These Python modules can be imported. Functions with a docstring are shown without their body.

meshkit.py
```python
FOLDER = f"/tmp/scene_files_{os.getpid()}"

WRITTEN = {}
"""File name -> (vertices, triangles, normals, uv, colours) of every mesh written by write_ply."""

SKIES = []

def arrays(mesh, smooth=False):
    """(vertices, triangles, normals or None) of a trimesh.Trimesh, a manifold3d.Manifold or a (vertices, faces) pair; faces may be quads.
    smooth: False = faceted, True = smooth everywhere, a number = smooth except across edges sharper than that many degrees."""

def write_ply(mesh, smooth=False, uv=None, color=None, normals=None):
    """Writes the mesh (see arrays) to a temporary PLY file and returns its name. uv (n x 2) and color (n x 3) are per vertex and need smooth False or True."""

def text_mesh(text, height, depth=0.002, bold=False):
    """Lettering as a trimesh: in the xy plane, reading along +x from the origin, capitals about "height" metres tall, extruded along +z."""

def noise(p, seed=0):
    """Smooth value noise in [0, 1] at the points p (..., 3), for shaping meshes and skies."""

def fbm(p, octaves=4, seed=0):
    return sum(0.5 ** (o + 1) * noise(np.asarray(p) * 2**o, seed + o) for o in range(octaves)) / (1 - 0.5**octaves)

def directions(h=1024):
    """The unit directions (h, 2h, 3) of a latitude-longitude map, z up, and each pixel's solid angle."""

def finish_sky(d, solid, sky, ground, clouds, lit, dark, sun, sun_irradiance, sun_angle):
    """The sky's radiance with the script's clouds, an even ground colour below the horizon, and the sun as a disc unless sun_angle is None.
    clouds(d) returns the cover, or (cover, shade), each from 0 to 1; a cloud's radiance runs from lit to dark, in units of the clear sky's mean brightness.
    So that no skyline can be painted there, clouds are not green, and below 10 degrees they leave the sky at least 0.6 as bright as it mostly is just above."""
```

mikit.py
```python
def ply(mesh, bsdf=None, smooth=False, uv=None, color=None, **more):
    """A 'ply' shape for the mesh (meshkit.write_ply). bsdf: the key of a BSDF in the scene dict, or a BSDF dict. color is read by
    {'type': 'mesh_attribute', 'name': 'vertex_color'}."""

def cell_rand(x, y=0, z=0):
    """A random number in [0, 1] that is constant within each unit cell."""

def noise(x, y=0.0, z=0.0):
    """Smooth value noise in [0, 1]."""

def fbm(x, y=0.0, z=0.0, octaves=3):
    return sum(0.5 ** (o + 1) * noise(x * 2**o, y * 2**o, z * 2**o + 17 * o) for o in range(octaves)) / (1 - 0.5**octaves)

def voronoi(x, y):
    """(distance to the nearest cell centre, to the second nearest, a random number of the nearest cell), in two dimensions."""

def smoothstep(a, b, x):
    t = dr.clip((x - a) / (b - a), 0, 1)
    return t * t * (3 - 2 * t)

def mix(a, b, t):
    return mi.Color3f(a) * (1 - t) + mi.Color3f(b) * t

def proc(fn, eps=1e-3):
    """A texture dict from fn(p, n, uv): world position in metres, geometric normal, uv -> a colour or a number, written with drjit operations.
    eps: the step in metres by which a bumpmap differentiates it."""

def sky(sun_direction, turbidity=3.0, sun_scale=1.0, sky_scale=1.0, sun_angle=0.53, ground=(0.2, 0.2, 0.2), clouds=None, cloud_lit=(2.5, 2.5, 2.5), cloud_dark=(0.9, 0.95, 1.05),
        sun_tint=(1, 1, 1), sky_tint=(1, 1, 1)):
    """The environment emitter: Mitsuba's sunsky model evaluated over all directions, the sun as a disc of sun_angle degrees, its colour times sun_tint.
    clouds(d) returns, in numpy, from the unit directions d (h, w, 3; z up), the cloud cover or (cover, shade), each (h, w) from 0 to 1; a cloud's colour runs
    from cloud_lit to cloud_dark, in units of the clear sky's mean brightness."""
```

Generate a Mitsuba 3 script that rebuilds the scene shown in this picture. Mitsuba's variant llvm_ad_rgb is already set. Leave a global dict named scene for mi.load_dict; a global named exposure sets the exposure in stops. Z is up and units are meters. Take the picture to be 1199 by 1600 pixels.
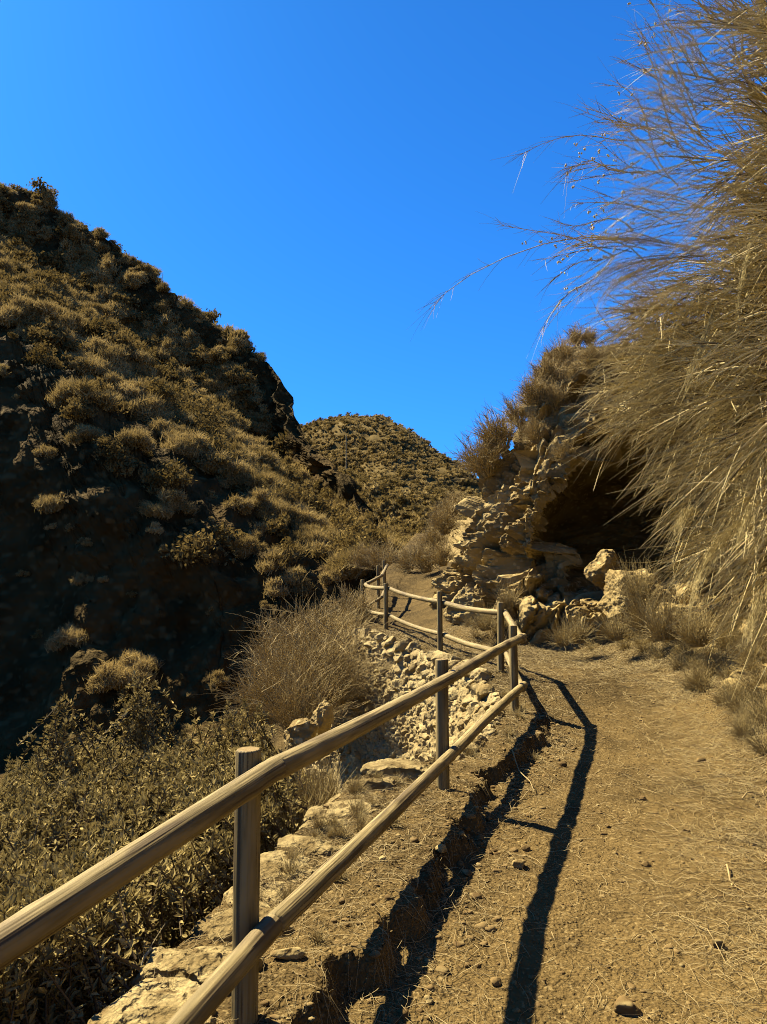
import math, numpy as np, trimesh, drjit as dr, mitsuba as mi, mikit, meshkit
from scipy.interpolate import PchipInterpolator
from scipy.spatial import cKDTree
T = mi.ScalarTransform4f
scene, labels = {}, {}
# ------------------------------------------------------------------ camera, sky, exposure
PITCH, EYE, FPX = math.radians(4.95), 1.55, 1155.0
scene['camera'] = {'type': 'perspective', 'fov': 54.86, 'fov_axis': 'x', 'near_clip': 0.05, 'far_clip': 6000.0,
                   'to_world': T().look_at(origin=[0, 0, EYE], target=[0, math.cos(PITCH), EYE + math.sin(PITCH)], up=[0, 0, 1])}
SUN = np.array([-0.54, 0.36, 0.766]); SUN = SUN / np.linalg.norm(SUN)
scene['sky'] = mikit.sky(SUN.tolist(), turbidity=3, sun_scale=6.8, sun_tint=(0.97, 1.0, 0.9), sky_tint=(0.32, 1.48, 2.9), ground=(0.08, 0.05, 0.02))
exposure = 1.3


def at(px, py, d):
    """The point at forward distance d that stands where the photograph (1199 x 1600) has it: used once, to survey the place."""
    r = np.array([px - 599.5, FPX * math.cos(PITCH) - (800 - py) * math.sin(PITCH), FPX * math.sin(PITCH) + (800 - py) * math.cos(PITCH)])
    return np.array([0, 0, EYE]) + r * (d / r[1])


# ------------------------------------------------------------------ helpers
def rng(seed):
    return np.random.default_rng(seed)


def put(key, d, label=None, cat=None, group=None, kind=None):
    scene[key] = d
    tag(key, label, cat, group, kind)
    return key


def tag(key, label=None, cat=None, group=None, kind=None):
    e = {k: v for k, v in (('label', label), ('category', cat), ('group', group), ('kind', kind)) if v}
    if e:
        labels[key] = {**labels.get(key, {}), **e}


def num(key, i):
    return key if i == 0 else f'{key}_{i:03d}'


def grid_faces(nr, nc):
    i, j = np.meshgrid(np.arange(nr - 1), np.arange(nc - 1), indexing='ij')
    a = i * nc + j
    return np.stack([a, a + 1, a + nc + 1, a + nc], -1).reshape(-1, 4)


def fbm(p, scale, octaves=4, seed=0):
    return meshkit.fbm(np.asarray(p, float) * scale, octaves, seed) * 2 - 1


def ridged(p, scale, octaves=3, seed=0):
    q = np.asarray(p, float) * scale
    return sum(0.5 ** o * (1 - np.abs(2 * meshkit.noise(q * 2 ** o, seed + o) - 1)) for o in range(octaves)) / (2 - 0.5 ** (octaves - 1)) * 2 - 1


def grid_normals(P):
    n = np.cross(np.gradient(P, axis=1), np.gradient(P, axis=0))
    return n / (np.linalg.norm(n, axis=-1, keepdims=True) + 1e-12)


def unit(v):
    return v / (np.linalg.norm(v, axis=-1, keepdims=True) + 1e-12)


def strands(pts, rad, sides=3):
    """Many thin tapering stems at once: pts (n, k, 3), rad (n, k) -> vertices, triangles."""
    n, k, _ = pts.shape
    t = unit(np.gradient(pts, axis=1))
    ref = np.where(np.abs(t[..., 2:3]) < 0.9, [0.0, 0, 1], [1.0, 0, 0])
    a = unit(np.cross(t, ref)); b = np.cross(t, a)
    ang = np.arange(sides) * 2 * np.pi / sides
    v = pts[:, :, None] + rad[:, :, None, None] * (np.cos(ang)[:, None] * a[:, :, None] + np.sin(ang)[:, None] * b[:, :, None])
    i, j = np.meshgrid(np.arange(k - 1), np.arange(sides), indexing='ij')
    q = np.stack([i * sides + j, i * sides + (j + 1) % sides, (i + 1) * sides + (j + 1) % sides, (i + 1) * sides + j], -1).reshape(-1, 4)
    q = (q[None] + (np.arange(n) * k * sides)[:, None, None]).reshape(-1, 4)
    return v.reshape(-1, 3), np.vstack([q[:, [0, 1, 2]], q[:, [0, 2, 3]]])


def suv(v, k, sides=3, seed=5):
    """uv for strands: one random number per stem."""
    n = len(v) // (k * sides)
    return np.repeat(np.stack([rng(seed).random(n), np.zeros(n)], 1), k * sides, 0)


def uvply(vf, k, mat):
    return mikit.ply(vf, mat, smooth=True, uv=suv(vf[0], k))


def join(parts):
    vs, fs, o = [], [], 0
    for v, f in parts:
        vs.append(v); fs.append(np.asarray(f) + o); o += len(v)
    return np.vstack(vs), np.vstack(fs)


ICO = {}


def rock(size, seed, sub=3, rough=0.18, flat=0.0, facets=9):
    """A broken stone: a sphere cut by random planes, then roughened."""
    if sub not in ICO:
        m = trimesh.creation.icosphere(subdivisions=sub)
        ICO[sub] = (np.array(m.vertices), np.array(m.faces))
    v, f = ICO[sub]
    r = rng(seed)
    v = v.copy()
    nrm = unit(r.normal(size=(facets, 3)))
    for n, c in zip(nrm, r.uniform(0.55, 0.85, facets)):
        s = v @ n
        v -= np.maximum(s - c, 0)[:, None] * n
    v = v * (1 + rough * fbm(v + seed * 3.1, 1.7, 4, seed % 97))[:, None]
    v[:, 2] = np.where(v[:, 2] < -flat, v[:, 2], v[:, 2]) if flat == 0 else np.clip(v[:, 2], -flat, 1)
    return v * np.asarray(size), f


def rot(axis, deg):
    return np.array(T().rotate(list(axis), float(deg)).matrix)[:3, :3]


# ------------------------------------------------------------------ materials
K = 0.66      # common scale of the base colours
GRADE = (K, 1.03 * K, 0.88 * K)


def two(d):
    return {'type': 'twosided', 'b': d}


def tone_fn(a, b, c, s1, s2):
    a, b, c = ([x * k for x, k in zip(q, GRADE)] for q in (a, b, c))

    def fn(p, n, uv):
        t = mikit.fbm(p.x * s1, p.y * s1, p.z * s1, 4)
        u = mikit.noise(p.x * s2, p.y * s2, p.z * s2)
        return mikit.mix(mikit.mix(a, b, mikit.smoothstep(0.3, 0.7, t)), c, mikit.smoothstep(0.55, 0.95, u))
    return fn


def material(name, fn, rough=0.9, spec=0.2, bump=None, bump_scale=0.01, eps=2e-3):
    m = {'type': 'principled', 'base_color': mikit.proc(fn), 'roughness': rough, 'specular': spec}
    if bump is not None:
        m = {'type': 'bumpmap', 'tex': mikit.proc(bump, eps=eps), 'scale': bump_scale, 'b': m}
    scene[name] = two(m)


def earth_fn(p, n, uv):
    a = mikit.fbm(p.x * 0.75, p.y * 0.75, 2.0, 3)
    b = mikit.fbm(p.x * 4.5, p.y * 4.5, p.z * 4.5, 4)
    g = mikit.noise(p.x * 75, p.y * 75, p.z * 75)
    h = mikit.noise(p.x * 130, p.y * 130, p.z * 130)
    c = mikit.mix((0.045, 0.029, 0.011), (0.104, 0.068, 0.0275), mikit.smoothstep(0.3, 0.68, 0.5 * a + 0.5 * b))
    c = mikit.mix(c, (0.21, 0.15, 0.075), mikit.smoothstep(0.6, 0.95, g) * 0.8)
    return mikit.mix(c, (0.03, 0.019, 0.007), mikit.smoothstep(0.68, 0.95, h) * 0.6) * mi.Color3f(*GRADE)


material('mat_earth', earth_fn, 0.95, 0.1,
         lambda p, n, uv: mikit.fbm(p.x * 70, p.y * 70, p.z * 70, 3), 0.022)
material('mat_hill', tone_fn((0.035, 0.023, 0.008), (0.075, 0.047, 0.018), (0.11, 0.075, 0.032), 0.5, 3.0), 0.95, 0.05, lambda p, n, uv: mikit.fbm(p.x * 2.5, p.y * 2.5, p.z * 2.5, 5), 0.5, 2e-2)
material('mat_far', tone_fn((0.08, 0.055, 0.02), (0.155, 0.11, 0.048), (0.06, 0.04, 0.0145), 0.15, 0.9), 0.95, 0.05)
material('mat_rock', tone_fn((0.155, 0.105, 0.043), (0.285, 0.208, 0.1), (0.38, 0.29, 0.16), 1.6, 14.0), 0.92, 0.15,
         lambda p, n, uv: mikit.fbm(p.x * 22, p.y * 22, p.z * 22, 4), 0.03, 4e-3)
material('mat_stone', tone_fn((0.225, 0.165, 0.085), (0.31, 0.24, 0.135), (0.16, 0.11, 0.05), 3.0, 30.0), 0.9, 0.15,
         lambda p, n, uv: mikit.fbm(p.x * 45, p.y * 45, p.z * 45, 3), 0.012)
material('mat_stone_brown', tone_fn((0.19, 0.135, 0.062), (0.27, 0.2, 0.1), (0.13, 0.085, 0.035), 3.0, 30.0), 0.9, 0.15,
         lambda p, n, uv: mikit.fbm(p.x * 45, p.y * 45, p.z * 45, 3), 0.012)
material('mat_coping', tone_fn((0.12, 0.083, 0.036), (0.27, 0.205, 0.11), (0.1, 0.066, 0.028), 7.0, 26.0), 0.92, 0.12,
         lambda p, n, uv: mikit.fbm(p.x * 40, p.y * 40, p.z * 40, 4), 0.03)
material('mat_pebble', tone_fn((0.08, 0.048, 0.018), (0.16, 0.105, 0.046), (0.24, 0.18, 0.09), 9.0, 23.0), 0.9, 0.15)


def wood_fn(p, n, uv):   # uv.x runs round the pole in metres, uv.y along it
    g = mikit.fbm(uv.x * 120, uv.y * 7.0, 3.0, 4)
    w = mikit.noise(uv.x * 25, uv.y * 1.2, 7.0)
    crack = mikit.smoothstep(0.74, 0.86, mikit.noise(uv.x * 130, uv.y * 2.0, 11.0))
    k = mikit.noise(uv.x * 16, uv.y * 3.4, 5.0)
    c = mikit.mix((0.13, 0.094, 0.038), (0.25, 0.187, 0.092), mikit.smoothstep(0.28, 0.7, g * 0.65 + w * 0.35))
    c = mikit.mix(c, (0.05, 0.03, 0.011), crack * 0.8)
    return mikit.mix(c, (0.06, 0.036, 0.014), mikit.smoothstep(0.60, 0.90, k) * 0.6) * mi.Color3f(*GRADE)


material('mat_wood', wood_fn, 0.75, 0.3, lambda p, n, uv: mikit.fbm(uv.x * 160, uv.y * 3.0, 3.0, 3), 0.003, 1e-3)
material('mat_end_grain', lambda p, n, uv: mikit.mix((0.15, 0.105, 0.045), (0.25, 0.185, 0.092), mikit.noise(p.x * 90, p.y * 90, p.z * 90)) * K, 0.9, 0.1)


def leafy(name, a, b, s1, trans=0.5, rough=0.5, spec=0.3):
    a, b = ([x * k for x, k in zip(q, GRADE)] for q in (a, b))

    def fn(p, n, uv):
        t = mikit.noise(p.x * s1, p.y * s1, p.z * s1)
        return mikit.mix(a, b, t)
    scene[name] = {'type': 'principledthin', 'base_color': mikit.proc(fn), 'roughness': rough, 'diff_trans': trans, 'eta': 1.4}


leafy('mat_scrub', (0.19, 0.133, 0.05), (0.52, 0.385, 0.19), 0.8, 0.45, 0.8)
leafy('mat_oak', (0.1, 0.07, 0.025), (0.26, 0.185, 0.08), 0.9, 0.4, 0.7)
leafy('mat_leaf', (0.08, 0.059, 0.02), (0.52, 0.405, 0.2), 16.0, 0.3, 0.34, 0.5)
leafy('mat_pale_frond', (0.45, 0.36, 0.2), (0.62, 0.51, 0.31), 14.0, 1.0, 0.7)



def stemmy(name, a, b, s1):
    a, b = ([x * k for x, k in zip(q, GRADE)] for q in (a, b))
    material(name, lambda p, n, uv: mikit.mix(a, b, dr.clip(0.35 * mikit.noise(p.x * s1, p.y * s1, p.z * s1) + 0.75 * uv.x, 0, 1)), 0.7, 0.25)


stemmy('mat_straw', (0.19, 0.13, 0.055), (0.38, 0.29, 0.16), 17.0)
stemmy('mat_broom', (0.15, 0.108, 0.04), (0.78, 0.63, 0.36), 9.0)
stemmy('mat_frond', (0.42, 0.33, 0.19), (0.55, 0.45, 0.28), 20.0)
stemmy('mat_bush', (0.16, 0.108, 0.04), (0.5, 0.37, 0.18), 7.0)
stemmy('mat_grass', (0.2, 0.14, 0.055), (0.42, 0.32, 0.165), 6.0)
stemmy('mat_twig', (0.05, 0.03, 0.012), (0.13, 0.085, 0.038), 9.0)

# ------------------------------------------------------------------ plan of the place
ZP = PchipInterpolator([-10, 2.6, 5.3, 7.5, 8.2, 10, 12.3, 14.7, 16.8, 18.3, 20, 23, 30, 60], [0.08, 0.08, 0.05, 0.05, 0.075, 0.26, 0.32, 0.51, 0.57, 0.76, 1.0, 1.55, 2.4, 5.0])        # the fence side of the path
POSTS = np.array([(-2.0, -3.0), (-1.30, -0.2), (-0.47, 2.64), (0.42, 5.34), (1.43, 8.2), (1.56, 10.0), (0.93, 12.25), (0.05, 14.7), (-0.48, 16.8), (-0.12, 18.3), (0.02, 20.2)])
FX = PchipInterpolator(np.r_[-12, POSTS[:, 1], 24, 30, 60], np.r_[-4.4, POSTS[:, 0], 0.5, 1.4, 3.5])                              # x of the fence line
EDGE = PchipInterpolator([-12, -3, 0, 2.56, 4.5, 5.7, 6.05, 6.4, 7.5, 8.3, 9.4, 10.2, 11.2, 12.4, 13.8, 15, 16.8, 18.5, 20.5, 24, 30, 60],
                         [-5.2, -2.8, -1.8, -0.97, -0.5, -0.12, 0.15, 0.66, 1.02, 1.22, 1.30, 1.18, 0.98, 0.60, -0.12, -0.7, -0.95, -0.62, -0.45, 0.0, 0.6, 2.6])    # drop to the ravine
BASE = np.array([(7.5, 60), (4.0, 40), (2.6, 27), (1.85, 21), (1.30, 17.6), (1.5, 16.3), (1.85, 14.8), (2.28, 13.45), (3.3, 13.15), (4.15, 12.4), (4.4, 10.8), (4.1, 8.8), (3.75, 7), (3.7, 5), (4.2, 2), (4.8, -2), (5.2, -12)])   # foot of the cliff
BX = PchipInterpolator(BASE[::-1, 1], BASE[::-1, 0])


def drop(y):
    """(how far the steep face goes down, its run per metre of drop)"""
    deep = np.interp(y, [5.9, 6.4, 9, 17, 19], [3.4, 2.4, 3.2, 3.4, 2.8])
    run = np.interp(y, [5.9, 6.5, 9.0, 10.5, 17, 19], [0.10, 0.60, 0.42, 0.27, 0.27, 0.8])
    return deep, run


def sstep(a, b, x):
    t = np.clip((x - a) / (b - a), 0, 1)
    return t * t * (3 - 2 * t)


def ground_z(x, y, fine=True):
    x, y = np.asarray(x, float), np.asarray(y, float)
    p = np.stack([x, y, x * 0], -1)
    z = ZP(y)
    off = x - FX(y)
    cell = meshkit.noise(np.stack([np.floor(y * 3.1 + 0.6 * meshkit.noise(p * 2.0, 5)) * 1.7, y * 0 + 0.5, y * 0], -1), 4)
    lip = 0.265 + 0.17 * (cell - 0.5) + 0.16 * (meshkit.noise(p * 6.0, 9) - 0.5) + 0.07 * (meshkit.noise(p * 21.0, 10) - 0.5) - 0.10 * sstep(3.0, 1.5, y)
    lip = lip + 0.05 * np.sin(y * 1.9)
    hi = (0.08 + 0.045 * sstep(4.5, 2.2, y)) * sstep(8.4, 7.0, y) + 0.025
    z = z - hi * sstep(lip - 0.01, lip + 0.03 + 0.05 * meshkit.noise(p * 9.0, 14), off) - 0.02 * np.clip(off, 0, 1.5)
    b = BX(y)
    z = z + 0.38 * sstep(b - 1.3, b + 0.3, x) ** 1.4
    if fine:
        z = z + 0.03 * fbm(p, 0.9, 2, 1) + 0.014 * fbm(p, 6.0, 3, 2) + 0.03 * fbm(p, 3.0, 3, 6) * sstep(0.7, 0.3, off) + 0.010 * fbm(p, 24.0, 2, 3) * (0.6 + 0.8 * sstep(0.9, 0.2, off))
    e = EDGE(y) + 0.10 * fbm(p * [0, 1, 0], 2.3, 3, 8) * sstep(6.0, 6.6, y)
    below = np.maximum(e - x, 0)
    deep, run = drop(y)
    steep = np.minimum(below / run, deep)
    gentle = np.maximum(below - deep * run, 0) * 1.2
    z = z - steep - gentle
    if fine:
        z = z + np.clip(below * 3, 0, 1) * (0.16 * fbm(p, 1.1, 3, 11) + 0.10 * ridged(p, 2.3, 3, 12))
    return np.maximum(z, -6.5 + 0.3 * fbm(p, 0.6, 2, 13))


def ground_mesh():
    ys = [-12.0]
    while ys[-1] < 58:
        y = ys[-1]
        ys.append(y + (0.6 if y < 0 else 0.10 if y < 1.6 else 0.022 if y < 4.5 else 0.022 + 0.008 * (y - 4.5) if y < 25 else 1.0))
    ys = np.array(ys)
    off = np.unique(np.round(np.r_[np.linspace(-14, -4, 30), np.linspace(-4, -1.2, 60), np.linspace(-1.2, 2.6, 165), np.linspace(2.6, 6, 70)], 4))
    Y, O = np.meshgrid(ys, off, indexing='ij')
    X = FX(Y) + O
    return np.stack([X, Y, ground_z(X, Y)], -1)


G = ground_mesh()
put('path', mikit.ply((G.reshape(-1, 3), grid_faces(*G.shape[:2])[:, ::-1]), 'mat_earth', smooth=True), kind='structure')
n = 60
th = np.linspace(0, 2 * np.pi, n, endpoint=False)
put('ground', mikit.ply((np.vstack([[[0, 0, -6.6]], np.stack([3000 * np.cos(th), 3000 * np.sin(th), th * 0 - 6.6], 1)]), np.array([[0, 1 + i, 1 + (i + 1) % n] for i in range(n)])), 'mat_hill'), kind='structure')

# ------------------------------------------------------------------ hills
def loft(curves, ncol, nrow, amps, seed):
    """A slope through several surveyed lines, from crest to foot, roughened. Returns the grid of points."""
    C = np.array([[c if len(c) == 3 and abs(c[0]) < 1e9 and not isinstance(c, np.ndarray) else c for c in row] for row in curves], float)
    k = C.shape[1]
    seg = np.r_[0, np.cumsum(np.linalg.norm(np.diff(C[0], axis=0), axis=1))]
    u = np.linspace(0, seg[-1], ncol)
    C = np.stack([PchipInterpolator(seg, c)(u) for c in C])
    w = np.r_[0, np.cumsum(np.linalg.norm(np.diff(C, axis=0), axis=2).mean(1))]
    P = PchipInterpolator(w, C, axis=0)(np.linspace(0, w[-1], nrow))
    N = grid_normals(P)
    fade = np.ones(nrow)[:, None]
    d = sum(a * (ridged if kind else fbm)(P, s, 3, seed + i) for i, (a, s, kind) in enumerate(amps))
    return P + N * (d * fade)[..., None]


PX = [-1500, -900, -400, -150, 0, 60, 100, 180, 235, 285, 340, 385, 425, 445, 466, 500, 535, 592, 640, 690]
ridge = list(zip(PX, [330, 170, 120, 200, 283, 303, 338, 378, 432, 468, 502, 532, 562, 606, 672, 705, 738, 795, 850, 893],
                 [50, 65, 76, 81, 85, 84, 83, 80.5, 78, 75.5, 74, 72.5, 71, 68, 64, 59, 55, 51, 48, 45]))
crag = list(zip(PX, [500, 350, 290, 310, 365, 395, 425, 480, 535, 575, 610, 645, 700, 735, 762, 792, 820, 850, 872, 897],
                [43, 58, 69, 74, 79, 78.5, 77.5, 75, 73, 70.5, 69, 67.5, 66, 64, 60.5, 56.5, 52.5, 49, 46.5, 44]))
brk = list(zip(PX, [720, 700, 680, 660, 665, 690, 725, 775, 808, 848, 880, 900, 912, 916, 920, 920, 914, 908, 905, 904],
               [24, 32, 37, 40, 41, 40, 39, 38, 37.5, 37, 36, 36, 35, 35, 35.5, 36, 36, 37, 38, 39]))
R_, C_, B_ = (np.array([at(*c) for c in row]) for row in (ridge, crag, brk))
F_ = np.array([at(px, py, d - 7.0) * [1, 1, 0] + [0, 0, -6.8] for px, py, d in brk])
F2 = (B_ * 0.55 + F_ * 0.45) + [0, 0.8, 0]
Q_ = R_ + [-8, 14, 1.0]       # the back of the crest, falling away behind
Q2 = R_ + [-20, 45, -14]
HILL = loft([Q2, Q_, R_, C_, B_, F2, F_], 330, 300, [(1.3, 0.12, 0), (0.9, 0.35, 1), (0.35, 1.1, 1)], 20)
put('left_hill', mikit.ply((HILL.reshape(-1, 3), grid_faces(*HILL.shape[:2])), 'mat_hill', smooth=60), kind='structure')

FARX = [100, 300, 465, 510, 568, 605, 640, 690, 735, 800, 900]
fc = [at(px, py, d) for px, py, d in zip(FARX, [720, 690, 668, 659, 656, 664, 690, 721, 748, 790, 830], [200, 195, 185, 182, 178, 175, 170, 163, 155, 148, 140])]
fm = [at(px, py, d) for px, py, d in zip(FARX, [790, 775, 765, 758, 752, 752, 755, 768, 785, 815, 850], [150, 145, 140, 137, 134, 131, 128, 124, 120, 115, 110])]
ff = [at(px, 905, d) for px, d in zip(FARX, [100, 98, 95, 93, 91, 90, 88, 86, 84, 82, 80])]
fb = [p + [0, 60, -25] for p in fc]
FAR = loft([fb, fc, fm, ff], 200, 170, [(3.0, 0.03, 0), (1.6, 0.12, 1), (0.5, 0.5, 1)], 40)
put('far_hill', mikit.ply((FAR.reshape(-1, 3), grid_faces(*FAR.shape[:2])), 'mat_far', smooth=60), kind='structure')
MIDX = [440, 500, 545, 590, 640, 690, 740, 820]
mc = [at(px, py, d) for px, py, d in zip(MIDX, [735, 738, 742, 752, 765, 785, 812, 850], [112, 108, 104, 100, 96, 92, 88, 84])]
mm = [at(px, py, d) for px, py, d in zip(MIDX, [830, 830, 832, 836, 842, 850, 860, 880], [80, 78, 76, 74, 72, 70, 68, 66])]
mf = [at(px, 925, d) for px, d in zip(MIDX, [66, 64, 62, 60, 58, 56, 55, 54])]
mb = [p + [0, 25, -12] for p in mc]
MID = loft([mb, mc, mm, mf], 140, 150, [(1.6, 0.07, 0), (0.9, 0.25, 1), (0.3, 0.9, 1)], 60)
put('valley_slope', mikit.ply((MID.reshape(-1, 3), grid_faces(*MID.shape[:2])), 'mat_far', smooth=60), kind='structure')

# ------------------------------------------------------------------ the cliff with the cave, and the bank that follows it
def fracture(q, cell, seed):
    r = rng(seed)
    lo, hi = q.reshape(-1, 3).min(0) - cell, q.reshape(-1, 3).max(0) + cell
    lo, hi = np.maximum(lo, -30), np.minimum(hi, 40)
    n = int(np.prod(np.maximum(hi - lo, cell)) / cell ** 3)
    pts = r.uniform(lo, hi, (min(n, 900000), 3))
    d, i = cKDTree(pts).query(q.reshape(-1, 3), k=2, workers=-1)
    set_back, tilt = r.uniform(-1, 1, len(pts)), r.normal(size=(len(pts), 3))
    v = set_back[i[:, 0]] + 0.9 * ((q.reshape(-1, 3) - pts[i[:, 0]]) * tilt[i[:, 0]]).sum(1) / cell
    crack = np.exp(-((d[:, 1] - d[:, 0]) / (0.10 * cell)) ** 2)
    return (np.clip(v, -1.6, 1.6) - 0.9 * crack).reshape(q.shape[:-1])


def cliff():
    seg = np.r_[0, np.cumsum(np.linalg.norm(np.diff(BASE, axis=0), axis=1))]
    cx, cy = PchipInterpolator(seg, BASE[:, 0]), PchipInterpolator(seg, BASE[:, 1])
    s_at = lambda y: np.interp(-y, -BASE[:, 1], seg)
    s0, s1 = s_at(22.0), s_at(4.0)
    s = np.r_[np.linspace(0, s0, 60)[:-1], np.linspace(s0, s1, 560), np.linspace(s1, seg[-1], 50)[1:]]
    z = np.r_[np.linspace(-0.7, 7.0, 280), np.linspace(7.0, 13, 60)[1:]]
    S, Z = np.meshgrid(s, z, indexing='ij')
    X, Y = cx(S), cy(S)
    tx, ty = cx(S + 0.4) - cx(S - 0.4), cy(S + 0.4) - cy(S - 0.4)
    L = np.hypot(tx, ty) + 1e-9
    ix, iy = -ty / L, tx / L
    bank = sstep(12.6, 11.0, Y)                        # 0 on the cliff, 1 on the bank to the right
    away = sstep(17.5, 21.0, Y)
    lean = 0.36 * Z + 0.36 * np.maximum(Z - 2.8, 0)
    lean = lean + 2.4 * np.maximum(Z - 5.7, 0)
    lean = lean * (1 - bank) + bank * (0.22 * Z + 0.9 * np.maximum(Z - 6.2, 0))
    lean = lean * (1 - away) + away * (0.95 * Z)
    lean = lean + 2.5 * np.maximum(Z - 8.5, 0) + 3.0 * away * np.maximum(Z - 3.0, 0)
    P = np.stack([X + ix * lean, Y + iy * lean, ZP(Y) + Z], -1)
    q = np.stack([X, Y, Z], -1)
    # hollows: (x, z, half width, half height, depth), in the face of the cliff
    w = 0.45 * fbm(q, 1.1, 4, 71) + 0.2 * fbm(q, 4.0, 3, 72)
    w2 = np.stack([fbm(q, 1.4, 3, 73), fbm(q, 1.4, 3, 74)], -1) * 0.25
    hole = np.zeros_like(Z)
    for hx, hz, a, b, dep, sl in ((3.85, 2.35, 1.40, 1.50, 4.2, 0.45), (2.12, 1.25, 0.36, 0.42, 1.1, 0.0), (4.0, 4.9, 0.75, 0.45, 1.3, 0.3), (2.35, 4.0, 0.45, 0.28, 0.6, 0.5), (1.35, 1.9, 0.10, 0.3, 0.4, 0)):
        dx, dz = X + w2[..., 0] - hx, Z + w2[..., 1] - hz - sl * (X - hx)
        r = np.sqrt((dx / a) ** 2 + (dz / b) ** 2) + 0.35 * w
        hole = np.maximum(hole, dep * sstep(1.06, 0.78, r) * (Y > 11.2))
    # broken rock: blocks of several sizes, each with its own set-back and tilt, along beds that climb to the right
    S0 = S - s0
    bed = np.stack([S0 * 0.72 + Z * 0.69, 0 * Z, Z * 0.72 - S0 * 0.69], -1) * [0.62, 1.0, 1.1] + 0.25 * np.stack([fbm(q, 1.6, 3, k) for k in (81, 82, 83)], -1)
    block = 0.36 * fracture(bed, 0.95, 84) + 0.20 * fracture(bed + 0.05 * fbm(q, 6, 2, 87)[..., None], 0.40, 85) + 0.085 * fracture(bed * [1, 1, 0.8] + 0.02 * fbm(q, 14, 2, 88)[..., None], 0.17, 86)
    big = 0.55 * fbm(q, 0.7, 3, 75) + 0.16 * ridged(q, 1.3, 3, 76)
    fine = 0.05 * ridged(q, 8.0, 3, 79) + 0.03 * fbm(q, 20.0, 2, 78)
    out = (big * 0.5 + 0.68 * block + fine + 0.55 * np.exp(-((Z - 0.35) / 0.5) ** 2) * sstep(2.2, 2.6, X) * sstep(4.5, 4.0, X) * (Y > 11)) * (1 - 0.55 * bank) * sstep(-0.6, 0.3, Z)
    nf = grid_normals(P)
    nf *= np.where((nf[..., 0] * ix + nf[..., 1] * iy)[..., None] > 0, -1, 1)
    P = P + nf * out[..., None]
    P[..., 0] += ix * hole; P[..., 1] += iy * hole
    P[..., 2] += 0.12 * fbm(q, 2.2, 3, 80)
    return P, X, Y, Z, hole


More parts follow.
